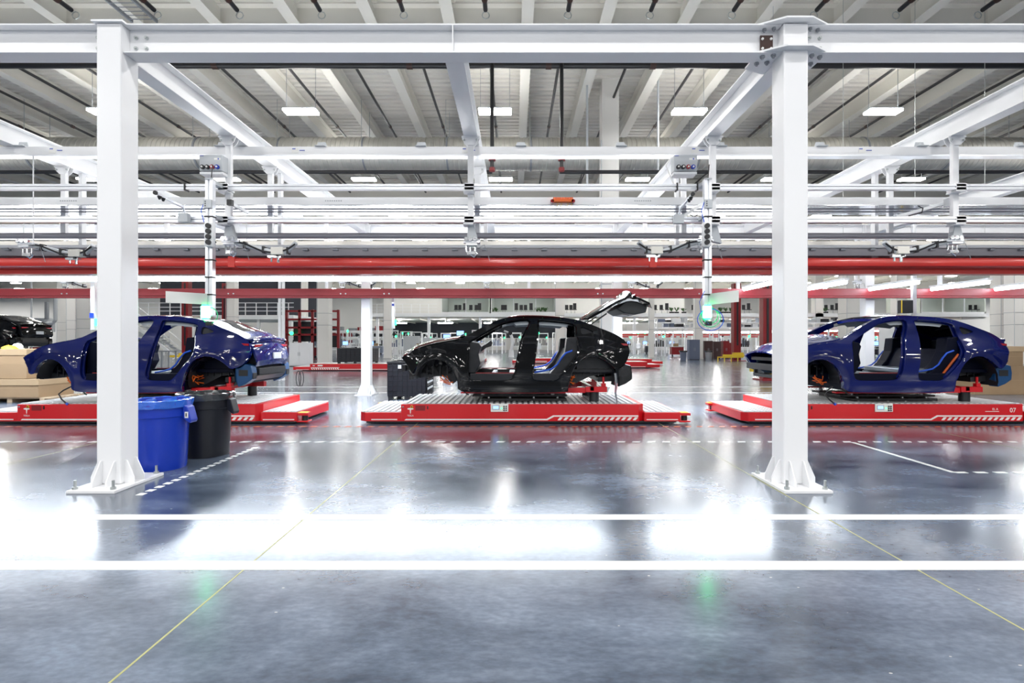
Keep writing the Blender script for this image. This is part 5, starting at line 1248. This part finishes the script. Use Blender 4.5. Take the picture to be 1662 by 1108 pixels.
# two glowing screens and pair of poles
for px_, Y, lb in ((747, 40, 'large glowing screen above the black car hood'), (725, 42, 'blue glowing screen left of the large one, above the black car hood')):
    x = (px_ - CX) / F * Y; z = 2.15 if px_ > 730 else 1.9
    t = root('display_screen', (x, Y, z), lb, 'screen'); MB().box(x - .3, x + .3, Y, Y + .06, z - .2, z + .2).make('case', 'black', t); MB().box(x - .27, x + .27, Y - .005, Y, z - .17, z + .17).make('panel', 'screen', t)
    MB().box(x - .04, x + .04, Y + .06, Y + .12, 0, z).make('stand', 'grey', t)
t = root('display_screen', w(1470, 495, 13), 'black hanging monitor above the roof of the right blue car', 'screen')
a = w(1461, 508, 13); c = w(1480, 487, 13)
MB().box(a.x, c.x, 12.95, 13.1, a.z, c.z).make('case', 'black', t, bevel=.01); MB().box(a.x - .012, a.x + .012, 12.945, 12.95, a.z, c.z).make('orange_edge', 'yellow', t)
MB().box(c.x + .03, c.x + .12, 13.0, 13.08, a.z - .1, 4.53).box(c.x + .03, c.x + .12, 13.0, 14.6, 4.45, 4.53).make('hanging_profile', 'alu', t)
for px_ in (454, 460):
    x = (px_ - CX) / F * 20; tag(MB().cyl((x, 20, 0), (x, 20, 5.8), .06, 8).make('slim_pole', 'white', origin=(x, 20, 0)), f'slim white vertical pole behind the left blue car tail, {"left" if px_==454 else "right"} of the pair', 'pole')
t = root('beacon_post', w(639, 500, 15), 'pale hanging signal profile with small green light left of the black crate', 'signal post')
a = w(638, 533, 15); MB().box(a.x - .04, a.x + .04, 15, 15.08, a.z, 4.53).box(a.x - .04, a.x + .04, 14.7, 15.08, 4.45, 4.53).make('profile', 'alu', t); MB().box(a.x + .05, a.x + .09, 14.98, 15.05, a.z + .10, a.z + .25).make('green_lens', 'greens', t); MB().box(a.x - .03, a.x + .03, 14.98, 15, a.z + .65, a.z + .72).make('blue_tag', 'blue', t)
t = root('beacon_post', w(152, 500, 13), 'hanging signal profile with small green light at the left edge of the left column', 'signal post')
a = w(150, 535, 13); MB().box(a.x - .05, a.x + .05, 13, 13.1, a.z, 4.53).box(a.x - .05, a.x + .05, 13, 14.6, 4.45, 4.53).make('profile', 'alu', t); MB().box(a.x + .08, a.x + .15, 12.96, 13.05, a.z + .1, a.z + .28).make('green_lens', 'greens', t); MB().box(a.x - .05, a.x + .03, 12.97, 13, a.z + .3, a.z + .42).make('blue_tag', 'blue', t)
# pipes on the left wall area
t = root('exhaust_pipe', w(88, 520, 40), 'grey bent exhaust pipe in front of the white wall at far left', 'pipe')
MB().tube([w(90, 470, 40), w(90, 520, 40), w(86, 524, 40), w(76, 525, 40), w(74, 530, 40), (w(74, 0, 40).x, 40, 0)], .13, 8).make('pipe', 'lgrey', t, smooth=True)
MB().tube([w(76, 490, 42), w(76, 518, 42)], .14, 8).make('flue', 'grey', t, smooth=True)
tag(MB().box(*[v for v in (w(48, 0, 42).x, w(72, 0, 42).x, 42, 43, 2.3, 3.4)]).box(w(50, 0, 42).x, w(51, 0, 42).x, 42, 42.1, 0, 2.3).box(w(70, 0, 42).x, w(71, 0, 42).x, 42, 42.1, 0, 2.3).make('vent_unit', 'lgrey', origin=(w(60, 0, 42).x, 42, 2.3)), 'grey box unit on legs below the white wall at far left', 'machine')
tag(MB().tube([(w(51, 0, 30).x, 30, ZD), w(51, 530, 30)], .04, 6).make('vertical_pipe', 'lgrey', origin=w(51, 530, 30)), 'thin blue-grey vertical pipe in front of the white wall at far left', 'pipe')
# yellow safety rails, work cart seen through left car
for i, (px_, Y, wd) in enumerate(((268, 30, 1.3), (1182, 39, 1.6))):
    x = (px_ - CX) / F * Y; t = root('guard_stand', (x, Y, 0), 'grey guard stand seen through the rear door gap of the left blue car' if i == 0 else 'yellow floor barrier below the red tool carts', 'barrier')
    for k in range(4): MB().box(x - wd / 2 + k * wd / 3.2, x - wd / 2 + k * wd / 3.2 + .06, Y, Y + .06, 0, .95 if i == 0 else .3).make('post', 'grey' if i == 0 else 'yellow', t)
    MB().box(x - wd / 2, x + wd / 2, Y, Y + .06, .9 if i == 0 else .28, .97 if i == 0 else .36).make('top_rail', 'yellow' if i else 'grey', t)
